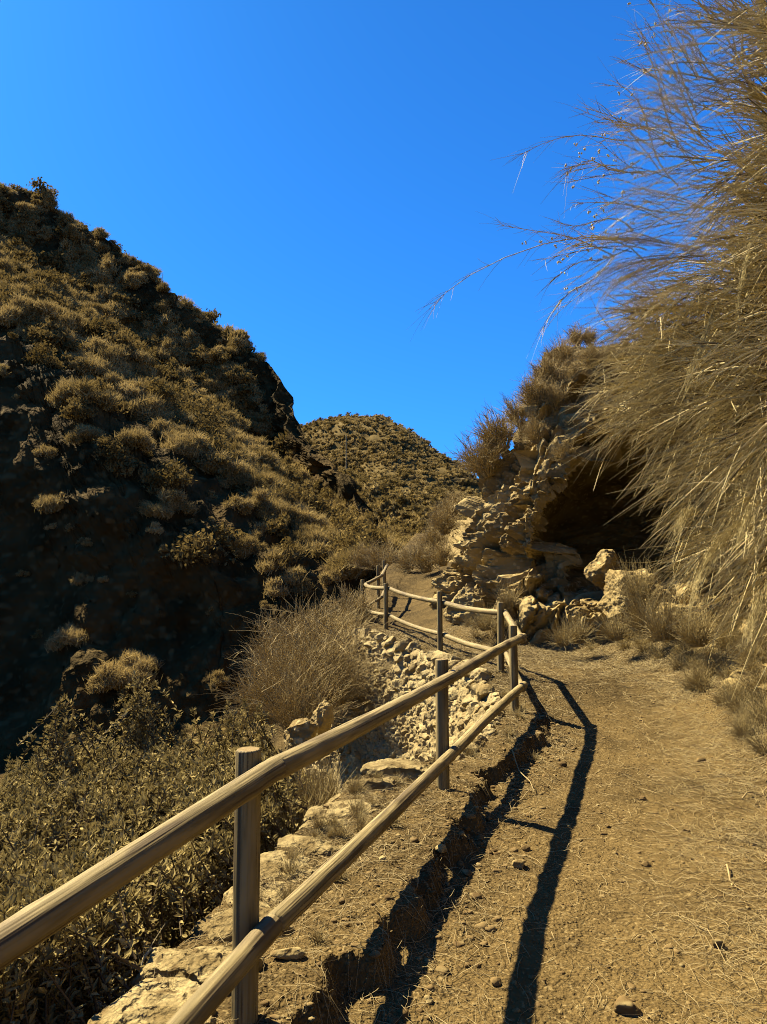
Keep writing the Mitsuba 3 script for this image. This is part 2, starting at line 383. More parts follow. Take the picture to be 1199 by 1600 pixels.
CL, CLX, CLY, CLZ, CLH = cliff()
put('rock_cliff', mikit.ply((CL.reshape(-1, 3), grid_faces(*CL.shape[:2])), 'mat_rock', smooth=40), kind='structure')
CLN = grid_normals(CL)
CLN *= np.where((CLN[..., :1] * -0.8 + CLN[..., 1:2] * -0.3 + CLN[..., 2:3] * 0.5) < 0, -1, 1)

# ------------------------------------------------------------------ the wooden fence
def pole(p, radius, seed, sides=20, taper=0.0, lump=0.05, chamfer=0.008):
    """A peeled round pole along the polyline p: (side mesh with uv in metres, two end discs)."""
    r = rng(seed)
    p = np.asarray(p, float)
    d = np.r_[0, np.cumsum(np.linalg.norm(np.diff(p, axis=0), axis=1))]
    k = max(14, int(d[-1] / 0.07))
    u = np.linspace(0, d[-1], k)
    u = np.r_[0, 0, u[1:-1], d[-1], d[-1]]
    P = (PchipInterpolator(d, p)(u) if len(p) > 2 else p[0] + (p[-1] - p[0]) * (u / d[-1])[:, None])
    t = unit(np.gradient(PchipInterpolator(d, p)(np.linspace(0, d[-1], 40)) if len(p) > 2 else p[[0, 0, 1, 1]] + np.array([[0, 0, 0], [1e-3, 0, 0], [0, 0, 0], [1e-3, 0, 0]]) * 0 + np.linspace(0, 1, 4)[:, None] * (p[-1] - p[0]), axis=0))
    t = np.stack([np.interp(u / d[-1], np.linspace(0, 1, len(t)), t[:, i]) for i in range(3)], 1)
    t = unit(t)
    a = unit(np.cross(t, [0.31, 0.17, 1.0] if abs(t[0, 2]) < 0.8 else [1.0, 0.2, 0.1])); b = np.cross(t, a)
    ang = np.linspace(0, 2 * np.pi, sides + 1)
    q = np.stack([np.cos(ang)[None] + u[:, None] * 0, np.sin(ang)[None] + u[:, None] * 0, u[:, None] * 3 + ang[None] * 0], -1) + seed * 5.3
    q[:, -1] = q[:, 0]
    R = radius * (1 - taper * u[:, None] / d[-1]) * (1 + lump * fbm(q, 1.0, 3, seed % 50))
    knots = [(r.uniform(0, d[-1]), r.uniform(0, 6.28), r.uniform(0.02, 0.035)) for _ in range(int(d[-1] * 2))]
    for ku, ka, kr in knots:
        dd = np.hypot(u[:, None] - ku, radius * ((ang[None] - ka + np.pi) % (2 * np.pi) - np.pi))
        R = R + 0.006 * np.exp(-(dd / kr) ** 2)
    R[:, -1] = R[:, 0]
    R[0] -= chamfer; R[-1] -= chamfer
    P[1] += t[1] * chamfer * 0.7; P[-2] -= t[-2] * chamfer * 0.7
    V = P[:, None] + R[..., None] * (np.cos(ang)[None, :, None] * a[:, None] + np.sin(ang)[None, :, None] * b[:, None])
    uv = np.stack([ang[None] * radius + u[:, None] * 0, u[:, None] + ang[None] * 0], -1) + [seed * 0.73, seed * 1.31]
    ends = []
    for i, flip in ((0, 1), (-1, 0)):
        ring = V[i][:-1]
        f = np.array([[sides, j, (j + 1) % sides] for j in range(sides)])
        ends.append((np.vstack([ring, [ring.mean(0)]]), f[:, ::-1] if flip else f))
    return V.reshape(-1, 3), grid_faces(len(u), sides + 1), uv.reshape(-1, 2), ends


fence = 'wooden_fence'
labels[fence] = {'label': 'weathered two-rail fence of round wooden poles running beside the dirt path above the ravine', 'category': 'fence'}
SIDE = []
for i in range(len(POSTS)):      # unit vector from the post to the path side
    a = POSTS[max(i - 1, 0)]; b = POSTS[min(i + 1, len(POSTS) - 1)]
    t = unit(b - a); SIDE.append(np.array([t[1], -t[0]]))
PZ = [float(ground_z(x, y, False)) for x, y in POSTS]
PZ[1] -= 0.07; PZ[0] -= 0.12
PH = [0.90, 0.90, 0.87, 0.91, 0.935, 0.94, 0.98, 0.90, 0.90, 1.05, 0.95]
RT, RB = 0.055, 0.047
for i, (x, y) in enumerate(POSTS):
    rad = [0.047, 0.047, 0.0455, 0.0475, 0.0475, 0.046, 0.046, 0.047, 0.048, 0.045, 0.05][i]
    r = rng(300 + i)
    top = np.array([x, y, PZ[i] + PH[i]]) + [*(r.normal(size=2) * 0.008), 0]
    v, f, uv, ends = pole([[x, y, PZ[i] - 0.35], top], rad, 500 + i, 22, 0.02, 0.035)
    k = f'{fence}__{num("post", i)}'
    scene[k] = mikit.ply((v, f), 'mat_wood', smooth=True, uv=uv)
    scene[f'{k}__end_grain'] = mikit.ply(ends[1], 'mat_end_grain')
nrail = 0
for lvl, (h, rr) in enumerate(((0.797, 0.0425), (0.27, 0.0405))):
    for i in range(len(POSTS) - 1):
        rr_i = rr * (1.0 if i < 4 else 0.95)
        def anchor(j, k):
            o = SIDE[j] if k == 0 else SIDE[j]
            if j == 4:      # at the corner post each rail keeps to its own line
                t = unit(POSTS[4] - POSTS[3]) if i == 3 else unit(POSTS[5] - POSTS[4])
                o = np.array([t[1], -t[0]])
            return np.array([*(POSTS[j] + o * (0.046 + rr_i * 0.82)), PZ[j] + h * (1.0 if j < 7 else 1.0)])
        A, B = anchor(i, 0), anchor(i + 1, 1)
        t = unit(B - A)
        a = A + t * (0.05 if i != 4 else -0.02); b = B + t * (0.045 if i != 3 else 0.16)
        if i == 4: a = A - t * 0.10
        if i in (8, 9): b = B + t * 0.08
        sag = [0.0, 0.0, 0.012, -0.006, 0.005, 0.035, 0.03, 0.03, 0.02, 0.0][i]
        bow = np.array([*(-unit(SIDE[i] + SIDE[i + 1])), 0]) * ([0, 0, 0.006, 0.01, 0, 0.01, 0.05, 0.10, 0.03, 0][i])
        m = (a + b) / 2 + [0, 0, -sag] - bow * -1
        v, f, uv, ends = pole([a, a * 0.55 + m * 0.45 + (m - (a + b) / 2) * 0.25, m, b * 0.55 + m * 0.45 + (m - (a + b) / 2) * 0.25, b], rr_i * (0.72 if i == 1 else 1), 700 + 20 * lvl + i, 22, -0.36 if i == 1 else 0.06 * (-1) ** i, 0.045)
        k = f'{fence}__{num("rail", nrail)}'; nrail += 1
        scene[k] = mikit.ply((v, f), 'mat_wood', smooth=True, uv=uv)
        for e in (0, 1):
            scene[f'{k}__{num("end_grain", e)}'] = mikit.ply(ends[e], 'mat_end_grain')

# ------------------------------------------------------------------ the two dry-stone walls
wall = 'retaining_wall'
labels[wall] = {'label': 'low mortared stone retaining wall with pale flat coping stones left of the nearest fence rails', 'category': 'wall'}
r = rng(11)
y = 1.9
i = 0
while y < 5.95:
    ln = r.uniform(0.26, 0.40) if y < 5.3 else 0.5
    yc = min(y + ln / 2, 5.75)
    e = float(EDGE(yc))
    wd = r.uniform(0.20, 0.27) if y < 5.3 else 0.30
    v, f = rock((wd, ln * 0.60, 0.17), 900 + i, 4, 0.16, 0.0, 8)
    v[:, 2] = np.where(v[:, 2] > 0.075, 0.075 + (v[:, 2] - 0.075) * 0.35, v[:, 2])
    v = v + (0.016 * fbm(v, 9.0, 3, 40 + i) + 0.012 * ridged(v, 22.0, 2, 70 + i))[:, None]
    ang = math.degrees(math.atan2(float(EDGE(yc + 0.2)) - float(EDGE(yc - 0.2)), 0.4)) if y < 5.3 else 14
    v = v @ rot((0, 0, 1), -ang + r.uniform(-8, 8)).T @ rot((1, 0, 0), r.uniform(-4, 4)).T
    v += [e + wd * 0.72 + r.uniform(-0.03, 0.03), yc, float(ground_z(e + wd, yc, False)) - 0.055 + r.uniform(-0.025, 0.02) + (0.03 if y > 5.2 else 0)]
    scene[f'{wall}__{num("coping_stone", i)}'] = mikit.ply((v, f), 'mat_coping', smooth=40)
    i += 1
    y += ln * 0.97
st = []
r = rng(12)
for k in range(260):                    # the face under the coping, hidden by the shrubs from the path
    yy = r.uniform(1.5, 5.9); dz = r.uniform(0.2, 2.4)
    v, f = rock((0.1, r.uniform(0.1, 0.2), r.uniform(0.06, 0.12)), 2000 + k, 1, 0.15)
    st.append((v + [float(EDGE(yy)) - 0.1 * dz - 0.02, yy, float(ZP(yy)) - dz], f))
put(f'{wall}__stone', mikit.ply(join(st), 'mat_stone_brown', smooth=40), kind='stuff')

wall = 'rubble_wall'
labels[wall] = {'label': 'rough dry-stone rubble wall holding up the far bend of the path', 'category': 'wall'}
r = rng(13)
S = []
tries = 0
taken = np.zeros((0, 4))
cand = []
for k in range(14000):
    yy = r.uniform(6.25, 16.9)
    deep, run = drop(yy)
    dz = r.uniform(-0.02, 1.0) ** 1.0 * (deep + 0.35)
    size = 0.030 + 0.095 * r.random() ** 2.4 + 0.0015 * max(yy - 9, 0)
    if dz < 0.3 and yy > 9: size *= 1.2
    if dz > 2.0: size *= 1.2
    cand.append((size, yy, dz))
cand.sort(reverse=True)
kept = []
ca = np.array(cand)
ca_run = np.array([drop(y)[1] for y in ca[:, 1]])
ca_x = EDGE(ca[:, 1]) + 0.10 * fbm(np.stack([ca[:, 1] * 0, ca[:, 1], ca[:, 1] * 0], -1), 2.3, 3, 8) * sstep(6.0, 6.6, ca[:, 1]) - ca[:, 2] * ca_run
ca_p = np.stack([ca_x, ca[:, 1], ground_z(ca_x, ca[:, 1])], -1)
kp, ks = np.zeros((len(ca), 3)), np.zeros(len(ca))
for p, size in zip(ca_p, ca[:, 0]):
    m = len(kept)
    if m and (((kp[:m] - p) ** 2).sum(1) < (0.55 * (ks[:m] + size)) ** 2).any():
        continue
    kp[m], ks[m] = p, size
    kept.append((p, size))
order = sorted(range(len(kept)), key=lambda i: -kept[i][1] / kept[i][0][1])
small = [[], []]
for c, i in enumerate(order):
    p, size = kept[i]
    v, f = rock((size * r.uniform(0.75, 1.0), size * r.uniform(0.9, 1.4), size * r.uniform(0.6, 0.95)), 3000 + i, 2, 0.34, 0, 13)
    v = v @ rot((0, 0, 1), r.uniform(0, 360)).T @ rot((1, 0, 0), r.uniform(-25, 25)).T + p + np.array([-0.5, -0.15, 0.25]) * size * 0.06
    pale = r.random() < 0.8
    if c < 300:
        scene[f'{wall}__{num("stone", c)}'] = mikit.ply((v, f), 'mat_stone' if pale else 'mat_stone_brown', smooth=22)
    else:
        small[0 if pale else 1].append((v, f))
put(f'{wall}__small_stone', mikit.ply(join(small[0] + small[1]), 'mat_stone', smooth=22), kind='stuff')
my, md = np.meshgrid(np.linspace(6.2, 17.0, 520), np.linspace(0, 1, 170), indexing='ij')
deep, run = drop(my)
mx = EDGE(my) + 0.10 * fbm(np.stack([my * 0, my, my * 0], -1), 2.3, 3, 8) * sstep(6.0, 6.6, my) - md * (deep + 0.25) * run + 0.02
mp = np.stack([mx, my, ground_z(mx, my)], -1)
lump = 0.07 * ridged(mp, 5.0, 3, 61) + 0.035 * ridged(mp, 14.0, 2, 62)
mp = mp + np.array([-0.8, -0.25, 0.5]) * (0.012 + np.maximum(lump, -0.03) * np.clip(md * 12, 0, 1))[..., None]
scene[f'{wall}__mortar'] = mikit.ply((mp.reshape(-1, 3), grid_faces(*mp.shape[:2])), 'mat_stone', smooth=40)
print('wall stones', len(kept))

# ------------------------------------------------------------------ boulders
def boulder(key, px, py, d, size, seed, label, mat='mat_rock', sub=5, rough=0.24, facets=14, turn=0, tilt=0, cat='boulder'):
    v, f = rock(size, seed, sub, rough, 0, facets)
    q = v + seed
    v = v + (0.16 * ridged(q, 3.2, 3, seed) + 0.09 * ridged(q, 9.0, 3, seed + 5) + 0.03 * ridged(q, 25.0, 2, seed + 9))[:, None] * unit(v) * min(max(size), 0.55)
    v = v @ rot((0, 1, 0), tilt).T @ rot((0, 0, 1), turn).T + at(px, py, d)
    put(key, mikit.ply((v, f), mat, smooth=35), label, cat)


boulder('boulder_001', 945, 895, 13.2, (0.34, 0.36, 0.34), 42, 'upright knobbly boulder with a sunlit top at the right side of the cave mouth')
boulder('boulder_002', 985, 935, 12.4, (0.42, 0.5, 0.5), 43, 'brown boulder leaning on the bank right of the cave', turn=20)
boulder('boulder_004', 735, 955, 14.6, (0.45, 0.35, 0.36), 45, 'boulder at the foot of the cliff behind the middle fence rails')
boulder('boulder_005', 790, 965, 13.9, (0.34, 0.3, 0.34), 46, 'small pale boulder below the little hollow in the cliff')
boulder('boulder_008', 470, 1150, 10.0, (0.22, 0.24, 0.27), 149, 'roundish boulder below the left end of the rubble wall', turn=25, tilt=24)
boulder('boulder_009', 503, 1122, 10.6, (0.15, 0.22, 0.26), 151, 'boulder standing just behind the roundish one under the ravine bush', turn=-10, tilt=8)
boulder('boulder_011', 455, 1215, 8.8, (0.24, 0.2, 0.18), 52, 'brown ledge of rock in the ravine behind the top fence rail', 'mat_stone_brown')

# ------------------------------------------------------------------ stones and sticks lying about
def ground_at(px, py, lift=0.0):
    ray = np.array([at(px, py, d) for d in np.arange(2.2, 18, 0.02)])
    q = ray[np.argmax(ray[:, 2] <= ground_z(ray[:, 0], ray[:, 1]))]
    q[2] = ground_z(q[0], q[1]) + lift
    return q


STONES = [(775, 1540, 9, 'roundish grey stone on the path near the bottom edge, between the two rail shadows'),
          (757, 1478, 7, 'dark loose stone beside a thin bent stalk left of the upper rail shadow'),
          (822, 1330, 7, 'dark stone left of the rail shadow, below the second post shadow'),
          (880, 1197, 6, 'dark stone on the dirt in the bend of the rail shadow'),
          (812, 1357, 11, 'pale flat stone left of the rail shadow halfway down the path'),
          (1120, 1480, 11, 'brown stone in the dirt at the lower right of the path'),
          (1072, 1300, 6, 'small dark stone on the right half of the path'),
          (670, 1567, 8, 'pale stone at the foot of the berm near the bottom edge'),
          (980, 1582, 19, 'large lumpy clod of earth in the path at the bottom edge'),
          (950, 1294, 5, 'small stone just right of the long rail shadow'),
          (1095, 1190, 7, 'dark stone alone on the path towards the broom bush'),
          (450, 1497, 15, 'pale wedge-shaped stone on the berm right of the nearest post'),
          (1005, 1250, 6, 'brown pebble on the path in line with the second post'),
          (700, 1545, 6, 'brown stone between the berm shadow and the path'),
          (1010, 1355, 7, 'flat brown stone on the middle of the path'),
          (600, 1345, 7, 'pale stone in the dry grass of the berm under the bottom rail'),
          (690, 1330, 9, 'pale stone on top of the berm beside the bottom rail'),
          (1150, 1092, 6, 'dark stone at the foot of the broom bush')]
for i, (px, py, rad, text) in enumerate(STONES):
    q = ground_at(px, py)
    s = rad / FPX * q[1]
    v, f = rock((s * (1.7 if i == 11 else 1.05), s * 0.9, s * 0.75), 4000 + i, 3, 0.2, 0, 8)
    put(num('loose_stone', i), mikit.ply((v + q + [0, 0, s * 0.25], f), 'mat_stone_brown' if 'pale' in text else 'mat_pebble', smooth=35), text, 'stone')
STICKS = [((1134, 1358), (1148, 1392), 5, 'pale broken stick lying on the right side of the path'),
          ((795, 1262), (830, 1240), 3, 'pale twig sticking out of the berm shadow by the second post'),
          ((800, 1180), (835, 1245), 2.5, 'long pale stalk fallen across the shadow of the bottom rail'),
          ((712, 1412), (735, 1408), 3, 'short forked twig across the dark berm shadow'),
          ((770, 1480), (800, 1505), 2.5, 'thin bent stalk on the path left of the rail shadow'),
          ((1080, 1440), (1150, 1520), 2.0, 'long straw stalk at the lower right of the path'),
          ((1160, 1250), (1199, 1238), 4, 'pale stick at the right edge of the picture')]
for i, (a, b, w, text) in enumerate(STICKS):
    A, B = ground_at(*a, 0.012), ground_at(*b, 0.02)
    rr = w * 0.34 / FPX * A[1]
    u = np.linspace(0, 1, 6)[:, None]
    p = A + (B - A) * u + np.array([0.01, 0.02, 0.02]) * np.sin(u * 7 + i)
    v, f = strands(p[None], np.linspace(rr, rr * 0.6, 6)[None], 6)
    put(num('dry_stick', i), mikit.ply((v, f), 'mat_straw', smooth=True), text, 'stick')

r = rng(21)
n = 9000
yy = 1.7 + 14 * r.random(n) ** 1.8
off = r.uniform(-1.0, 3.2, n)
xx = FX(yy) + off
keep = (xx > EDGE(yy) + 0.02) & (xx < BX(yy) + 0.2) & (r.random(n) < np.where(off < 0.5, 1.0, np.where(off > 1.9, 0.55, 0.3)))
pts = np.stack([xx, yy, ground_z(xx, yy)], -1)[keep]
n = 700
yy = r.uniform(1.8, 8.0, n); xx = FX(yy) + r.normal(size=n) * 0.14 + 0.42
clod = np.stack([xx, yy, ground_z(xx, yy)], -1)
peb = []
v0, f0 = rock((1, 1, 0.75), 77, 1, 0.25)
for p in pts:
    s = 0.004 + 0.016 * r.random() ** 3
    peb.append((v0 @ rot((0, 0, 1), r.uniform(0, 360)).T * s * r.uniform(0.7, 1.3, 3) + p, f0))
n = 17000
yy = 1.75 + 8.5 * r.random(n) ** 1.7; xx = FX(yy) + r.uniform(-0.55, 3.0, n)
ok = xx > EDGE(yy) + 0.05
xx, yy = xx[ok], yy[ok]; n = len(xx)
grit = np.stack([xx, yy, ground_z(xx, yy)], -1)
oc = np.array([[1, 0, 0], [-1, 0, 0], [0, 1, 0], [0, -1, 0], [0, 0, 0.8], [0, 0, -0.6]], float)
of = np.array([[0, 2, 4], [2, 1, 4], [1, 3, 4], [3, 0, 4], [2, 0, 5], [1, 2, 5], [3, 1, 5], [0, 3, 5]])
sz = (0.0018 + 0.0062 * r.random(n) ** 2.5) * np.interp(yy, [2, 9], [0.9, 1.8])
gv = grit[:, None] + (oc[None] + r.normal(size=(n, 6, 3)) * 0.28) * sz[:, None, None]
peb.append((gv.reshape(-1, 3), (of[None] + (np.arange(n) * 6)[:, None, None]).reshape(-1, 3)))
for p in clod:
    s = 0.006 + 0.026 * r.random() ** 3
    peb.append((v0 @ rot((0, 0, 1), r.uniform(0, 360)).T * s * r.uniform(0.7, 1.3, 3) + p, f0))
put('gravel', mikit.ply(join(peb), 'mat_pebble', smooth=40), 'small gravel and crumbs of earth strewn over berm and path', 'gravel', kind='stuff')

# dry straw lying on the ground
def straw(n, seed, yfun, offs, dens, lift):
    r = rng(seed)
    yy = yfun(r.random(n)); off = r.uniform(*offs, n); xx = FX(yy) + off
    patch = meshkit.noise(np.stack([xx * 1.7, yy * 1.7, xx * 0], -1), 31)
    keep = (xx > EDGE(yy) + 0.03) & (xx < BX(yy) + 0.6) & (r.random(n) < dens(xx, yy, off, patch))
    xx, yy = xx[keep], yy[keep]; m = len(xx)
    a = r.uniform(0, 2 * np.pi, m); L = r.uniform(0.05, 0.26, m) * r.uniform(0.5, 1.0, m)
    u = np.linspace(-0.5, 0.5, 4)
    bend = r.normal(size=m) * 0.25
    X = xx[:, None] + np.cos(a)[:, None] * u * L[:, None] - np.sin(a)[:, None] * (u ** 2) * (bend * L)[:, None] * 2
    Y = yy[:, None] + np.sin(a)[:, None] * u * L[:, None] + np.cos(a)[:, None] * (u ** 2) * (bend * L)[:, None] * 2
    Z = ground_z(X, Y) + 0.004 + (u + 0.5)[None] * (r.random(m) ** 3 * lift)[:, None]
    w = r.uniform(0.0006, 0.0014, m) * np.interp(yy, [2, 10], [0.8, 2.4])
    return strands(np.stack([X, Y, Z], -1), w[:, None] * np.array([0.7, 1, 0.9, 0.4]))


sv = straw(95000, 22, lambda u: 1.8 + 13 * u ** 1.5, (-0.9, 3.8),
           lambda x, y, o, p: np.clip(sstep(1.1, 2.6, o) * (0.1 + 1.2 * p) + 0.5 * sstep(0.9, 0.45, o) * p + 0.05 + sstep(9, 12, y) * 0.3, 0, 1), 0.05)
put('dry_straw', mikit.ply(sv, 'mat_straw', smooth=True, uv=suv(sv[0], 4)), 'dry straw and grass blades scattered over the verges of the path', 'straw', kind='stuff')

# ------------------------------------------------------------------ scrub on the hills
def dome(n, seed, width, length, squash=0.75, leaf=False):
    """A rounded shrub of unit radius: thin blades and leaf clumps standing out from its middle."""
    r = rng(seed)
    lobes = unit(r.normal(size=(7, 3)) + [0, 0, 0.6]) * r.uniform(0.2, 0.8, (7, 1)); lobes[:, 2] = np.abs(lobes[:, 2])
    d = unit(r.normal(size=(n, 3)) + [0, 0, 0.35]); d[:, 2] = np.where(d[:, 2] < -0.25, -d[:, 2], d[:, 2])
    c = lobes[r.integers(0, 7, n)]
    rad = 0.42 * (0.60 + 0.8 * meshkit.noise(d * 3.5 + seed, seed)) * r.uniform(0.55, 1.12, n)
    tip = (c + d * rad[:, None]) * [1, 1, squash] + [0, 0, 0.12]
    L = length * r.uniform(0.6, 1.4, n)
    up = unit(d + r.normal(size=(n, 3)) * (0.9 if leaf else 0.35) + [0, 0, 0.35])
    side = unit(np.cross(up, r.normal(size=(n, 3)))) * (width * r.uniform(0.6, 1.3, n))[:, None]
    root = tip - up * L[:, None]
    if leaf:
        v = np.stack([root, root + up * L[:, None] * 0.55 - side, tip, root + up * L[:, None] * 0.55 + side], 1)
        f = (np.array([[0, 1, 2], [0, 2, 3]])[None] + (np.arange(n) * 4)[:, None, None]).reshape(-1, 3)
    else:
        v = np.stack([root - side, root + side, tip], 1)
        f = np.arange(n * 3).reshape(-1, 3)
    return v.reshape(-1, 3), f


PROTO = [mikit.ply(dome(3600, 50 + k, 0.015, 0.30), 'mat_scrub') for k in range(4)] + [mikit.ply(dome(1500, 60 + k, 0.035, 0.13, 0.9, True), 'mat_oak') for k in range(3)]
for k in range(3):
    scene[f'group_scrub_{k}'] = {'type': 'shapegroup', 'scrub': mikit.ply(dome(1300, 80 + k, 0.024, 0.30), 'mat_scrub')}
for k in range(2):
    scene[f'group_oak_{k}'] = {'type': 'shapegroup', 'oak': mikit.ply(dome(500, 90 + k, 0.06, 0.2, 0.9, True), 'mat_oak')}

scene['group_far_scrub'] = {'type': 'shapegroup', 'scrub': mikit.ply(dome(170, 97, 0.09, 0.4), 'mat_scrub')}
scene['group_far_oak'] = {'type': 'shapegroup', 'oak': mikit.ply(dome(130, 98, 0.13, 0.3, 0.9, True), 'mat_oak')}


def project(p):
    q = p - [0, 0, EYE]
    d = q[:, 1] * math.cos(PITCH) + q[:, 2] * math.sin(PITCH)
    h = -q[:, 1] * math.sin(PITCH) + q[:, 2] * math.cos(PITCH)
    return 599.5 + FPX * q[:, 0] / d, 800 - FPX * h / d, d


def scatter(P, n, seed, weight, size):
    """Shrubs over a slope: (position, radius) by area and weight(row 0..1, x, z)."""
    r = rng(seed)
    A = np.linalg.norm(np.cross(P[1:, :-1] - P[:-1, :-1], P[:-1, 1:] - P[:-1, :-1]), axis=-1)
    rows = np.linspace(0, 1, A.shape[0])[:, None] + A * 0
    c = P[:-1, :-1]
    W = (A * weight(rows, c)).ravel()
    idx = r.choice(len(W), n, p=W / W.sum())
    i, j = idx // A.shape[1], idx % A.shape[1]
    u, v = r.random((2, n, 1))
    p = P[i, j] + (P[i + 1, j] - P[i, j]) * u + (P[i, j + 1] - P[i, j]) * v
    return p, size(r, n, rows[i, j], p)


def place(p, s, a, tilt=0.0, lean=(1, 0, 0)):
    return T().translate([float(x) for x in p]).rotate([0, 0, 1], float(a)).scale([float(s), float(s), float(s)])


nrows = HILL.shape[0]
rowd = lambda c: c
hp, hs = scatter(HILL, 11000, 101, lambda r, c: ((r > 0.30) & ((r > 0.5) | (c[..., 0] < -12.5))) * (r < 0.97) * np.where(r < 0.5, 0.8, np.where(r < 0.775, 2.0, 0.07)) * np.clip(1.6 - np.abs(c[..., 0] + 15) / 60, 0.25, 1.6) * (meshkit.noise(c * 0.16, 7) > 0.2),
                 lambda r, n, row, p: (0.26 + 1.15 * r.random(n) ** 2.8) * np.interp(row, [0.3, 0.5, 0.75, 1], [1.1, 1.5, 1.7, 1.3]))
px, py, pd = project(hp)
hx, hy, hd = project(HILL.reshape(-1, 3))
front = np.argsort(hd)
extra = []
for ex, ey, es in ((395, 790, 1.3), (440, 768, 1.5), (470, 800, 1.4), (505, 785, 1.2), (530, 825, 1.1), (380, 868, 1.3), (420, 885, 1.2), (462, 905, 1.2), (500, 868, 1.2), (540, 885, 1.0), (350, 850, 1.2), (440, 835, 1.3), (490, 838, 1.2),
                   (555, 900, 0.9), (480, 925, 1.0), (415, 815, 1.1), (375, 800, 1.2), (400, 835, 1.0), (455, 870, 1.1), (525, 850, 0.9), (440, 925, 1.0), (515, 905, 0.9), (560, 870, 0.8), (585, 885, 0.8), (460, 760, 1.2), (240, 800, 1.3), (215, 690, 1.6), (180, 715, 1.4), (205, 620, 1.6), (300, 640, 1.4)):
    near = np.nonzero((np.abs(hx - ex) < 5) & (np.abs(hy - ey) < 5))[0]
    if len(near):
        extra.append((HILL.reshape(-1, 3)[near[np.argmin(hd[near])]], es))
hp = np.vstack([hp, [e[0] for e in extra]]); hs = np.r_[hs, [e[1] for e in extra]]
px, py, pd = project(hp)
vis = (px > -900) & (px < 800) & (py > -300) & (py < 1300)
hp, hs, px, py, pd = hp[vis], hs[vis], px[vis], py[vis], pd[vis]
hr = rng(102)
big = np.argsort(-hs / pd * np.where((px > -40) & (py < 1230), 1.0, 0.01))
showing = set(big[:300].tolist())
ci = 0
for i in range(len(hp)):
    oak = hr.random() < 0.22
    a = hr.uniform(0, 360)
    if i in showing:
        k = num('hill_shrub', ci); ci += 1
        d = PROTO[4 + hr.integers(3)] if oak else PROTO[hr.integers(4)]
        zone = 'in the narrow end of the valley beside the fence' if px[i] > 420 else 'under the ridge' if py[i] < 300 + 0.62 * px[i] else 'on the sunlit middle' if py[i] < 560 + 0.62 * px[i] else 'on the shaded foot'
        side = '' if px[i] > 420 else ' near the left edge' if px[i] < 140 else ' by the valley' if px[i] > 280 else ''
        text = f"{'dark leafy' if oak else 'pale bristly'} {'large' if hs[i] > 1.5 else 'small'} bush {zone} of the left hill{side}" if px[i] <= 420 else f"{'dark leafy' if oak else 'pale bristly'} {'large' if hs[i] > 1.5 else 'small'} bush {zone}"
        put(k, {**d, 'to_world': place(hp[i] - [0, 0, 0.1 * hs[i]], hs[i], a)}, text, 'bush', 'hillside: ' + text)
    else:
        g = f'group_oak_{hr.integers(2)}' if oak else f'group_scrub_{hr.integers(3)}'
        scene[f'hillside_scrub__{i + 1:03d}'] = {'type': 'instance', 'shapegroup': {'type': 'ref', 'id': g}, 'to_world': place(hp[i] - [0, 0, 0.1 * hs[i]], hs[i], a)}
vx = hr.uniform(-13, -2.2, 420); vy = hr.uniform(0, 26, 420)
vz = ground_z(vx, vy)
for i in np.nonzero(vz < -2.4)[0]:
    g = f'group_oak_{hr.integers(2)}' if hr.random() < 0.3 else f'group_scrub_{hr.integers(3)}'
    scene[f'ravine_scrub__{i + 1:03d}'] = {'type': 'instance', 'shapegroup': {'type': 'ref', 'id': g}, 'to_world': place((vx[i], vy[i], vz[i] - 0.1), hr.uniform(0.4, 0.95), hr.uniform(0, 360))}
tag('ravine_scrub', 'scrub filling the bottom of the ravine', 'scrub', kind='stuff')
tag('hillside_scrub', 'smaller scrub covering the shaded hillside left of the ravine', 'scrub', kind='stuff')
print('hill shrubs', len(hp))
n = 0
for P, cnt, seed, lo, hi, w in ((FAR, 16000, 111, 0.3, 1.15, 0.18), (MID, 2600, 112, 0.4, 1.5, 0.3)):
    fp, fs = scatter(P, cnt, seed, lambda r, c: (r > 0.2) * (0.75 + 0.5 * (meshkit.noise(c * 0.05, 9) > 0.4)), lambda r, n, row, p: r.uniform(lo, hi, n))
    px, py, pd = project(fp)
    for i in np.nonzero((px > 430) & (px < 800))[0]:
        g = 'group_far_oak' if hr.random() < w else 'group_far_scrub'
        n += 1
        scene[f'far_scrub__{n:03d}'] = {'type': 'instance', 'shapegroup': {'type': 'ref', 'id': g}, 'to_world': place(fp[i] - [0, 0, 0.1], fs[i], hr.uniform(0, 360))}
tag('far_scrub', 'dots of scrub over the sunlit hills at the head of the valley', 'scrub', kind='stuff')
q = at(541, 733, 120)
v, f = strands(np.array([[q + [0, 0, -1.5], q + [0, 0, 2.5], q + [0, 0, 5.6]]]), np.array([[0.075, 0.07, 0.06]]), 8)
put('utility_pole', mikit.ply((v, f), 'mat_frond', smooth=True), 'thin pale pole standing alone on the slope below the far hill', 'pole')

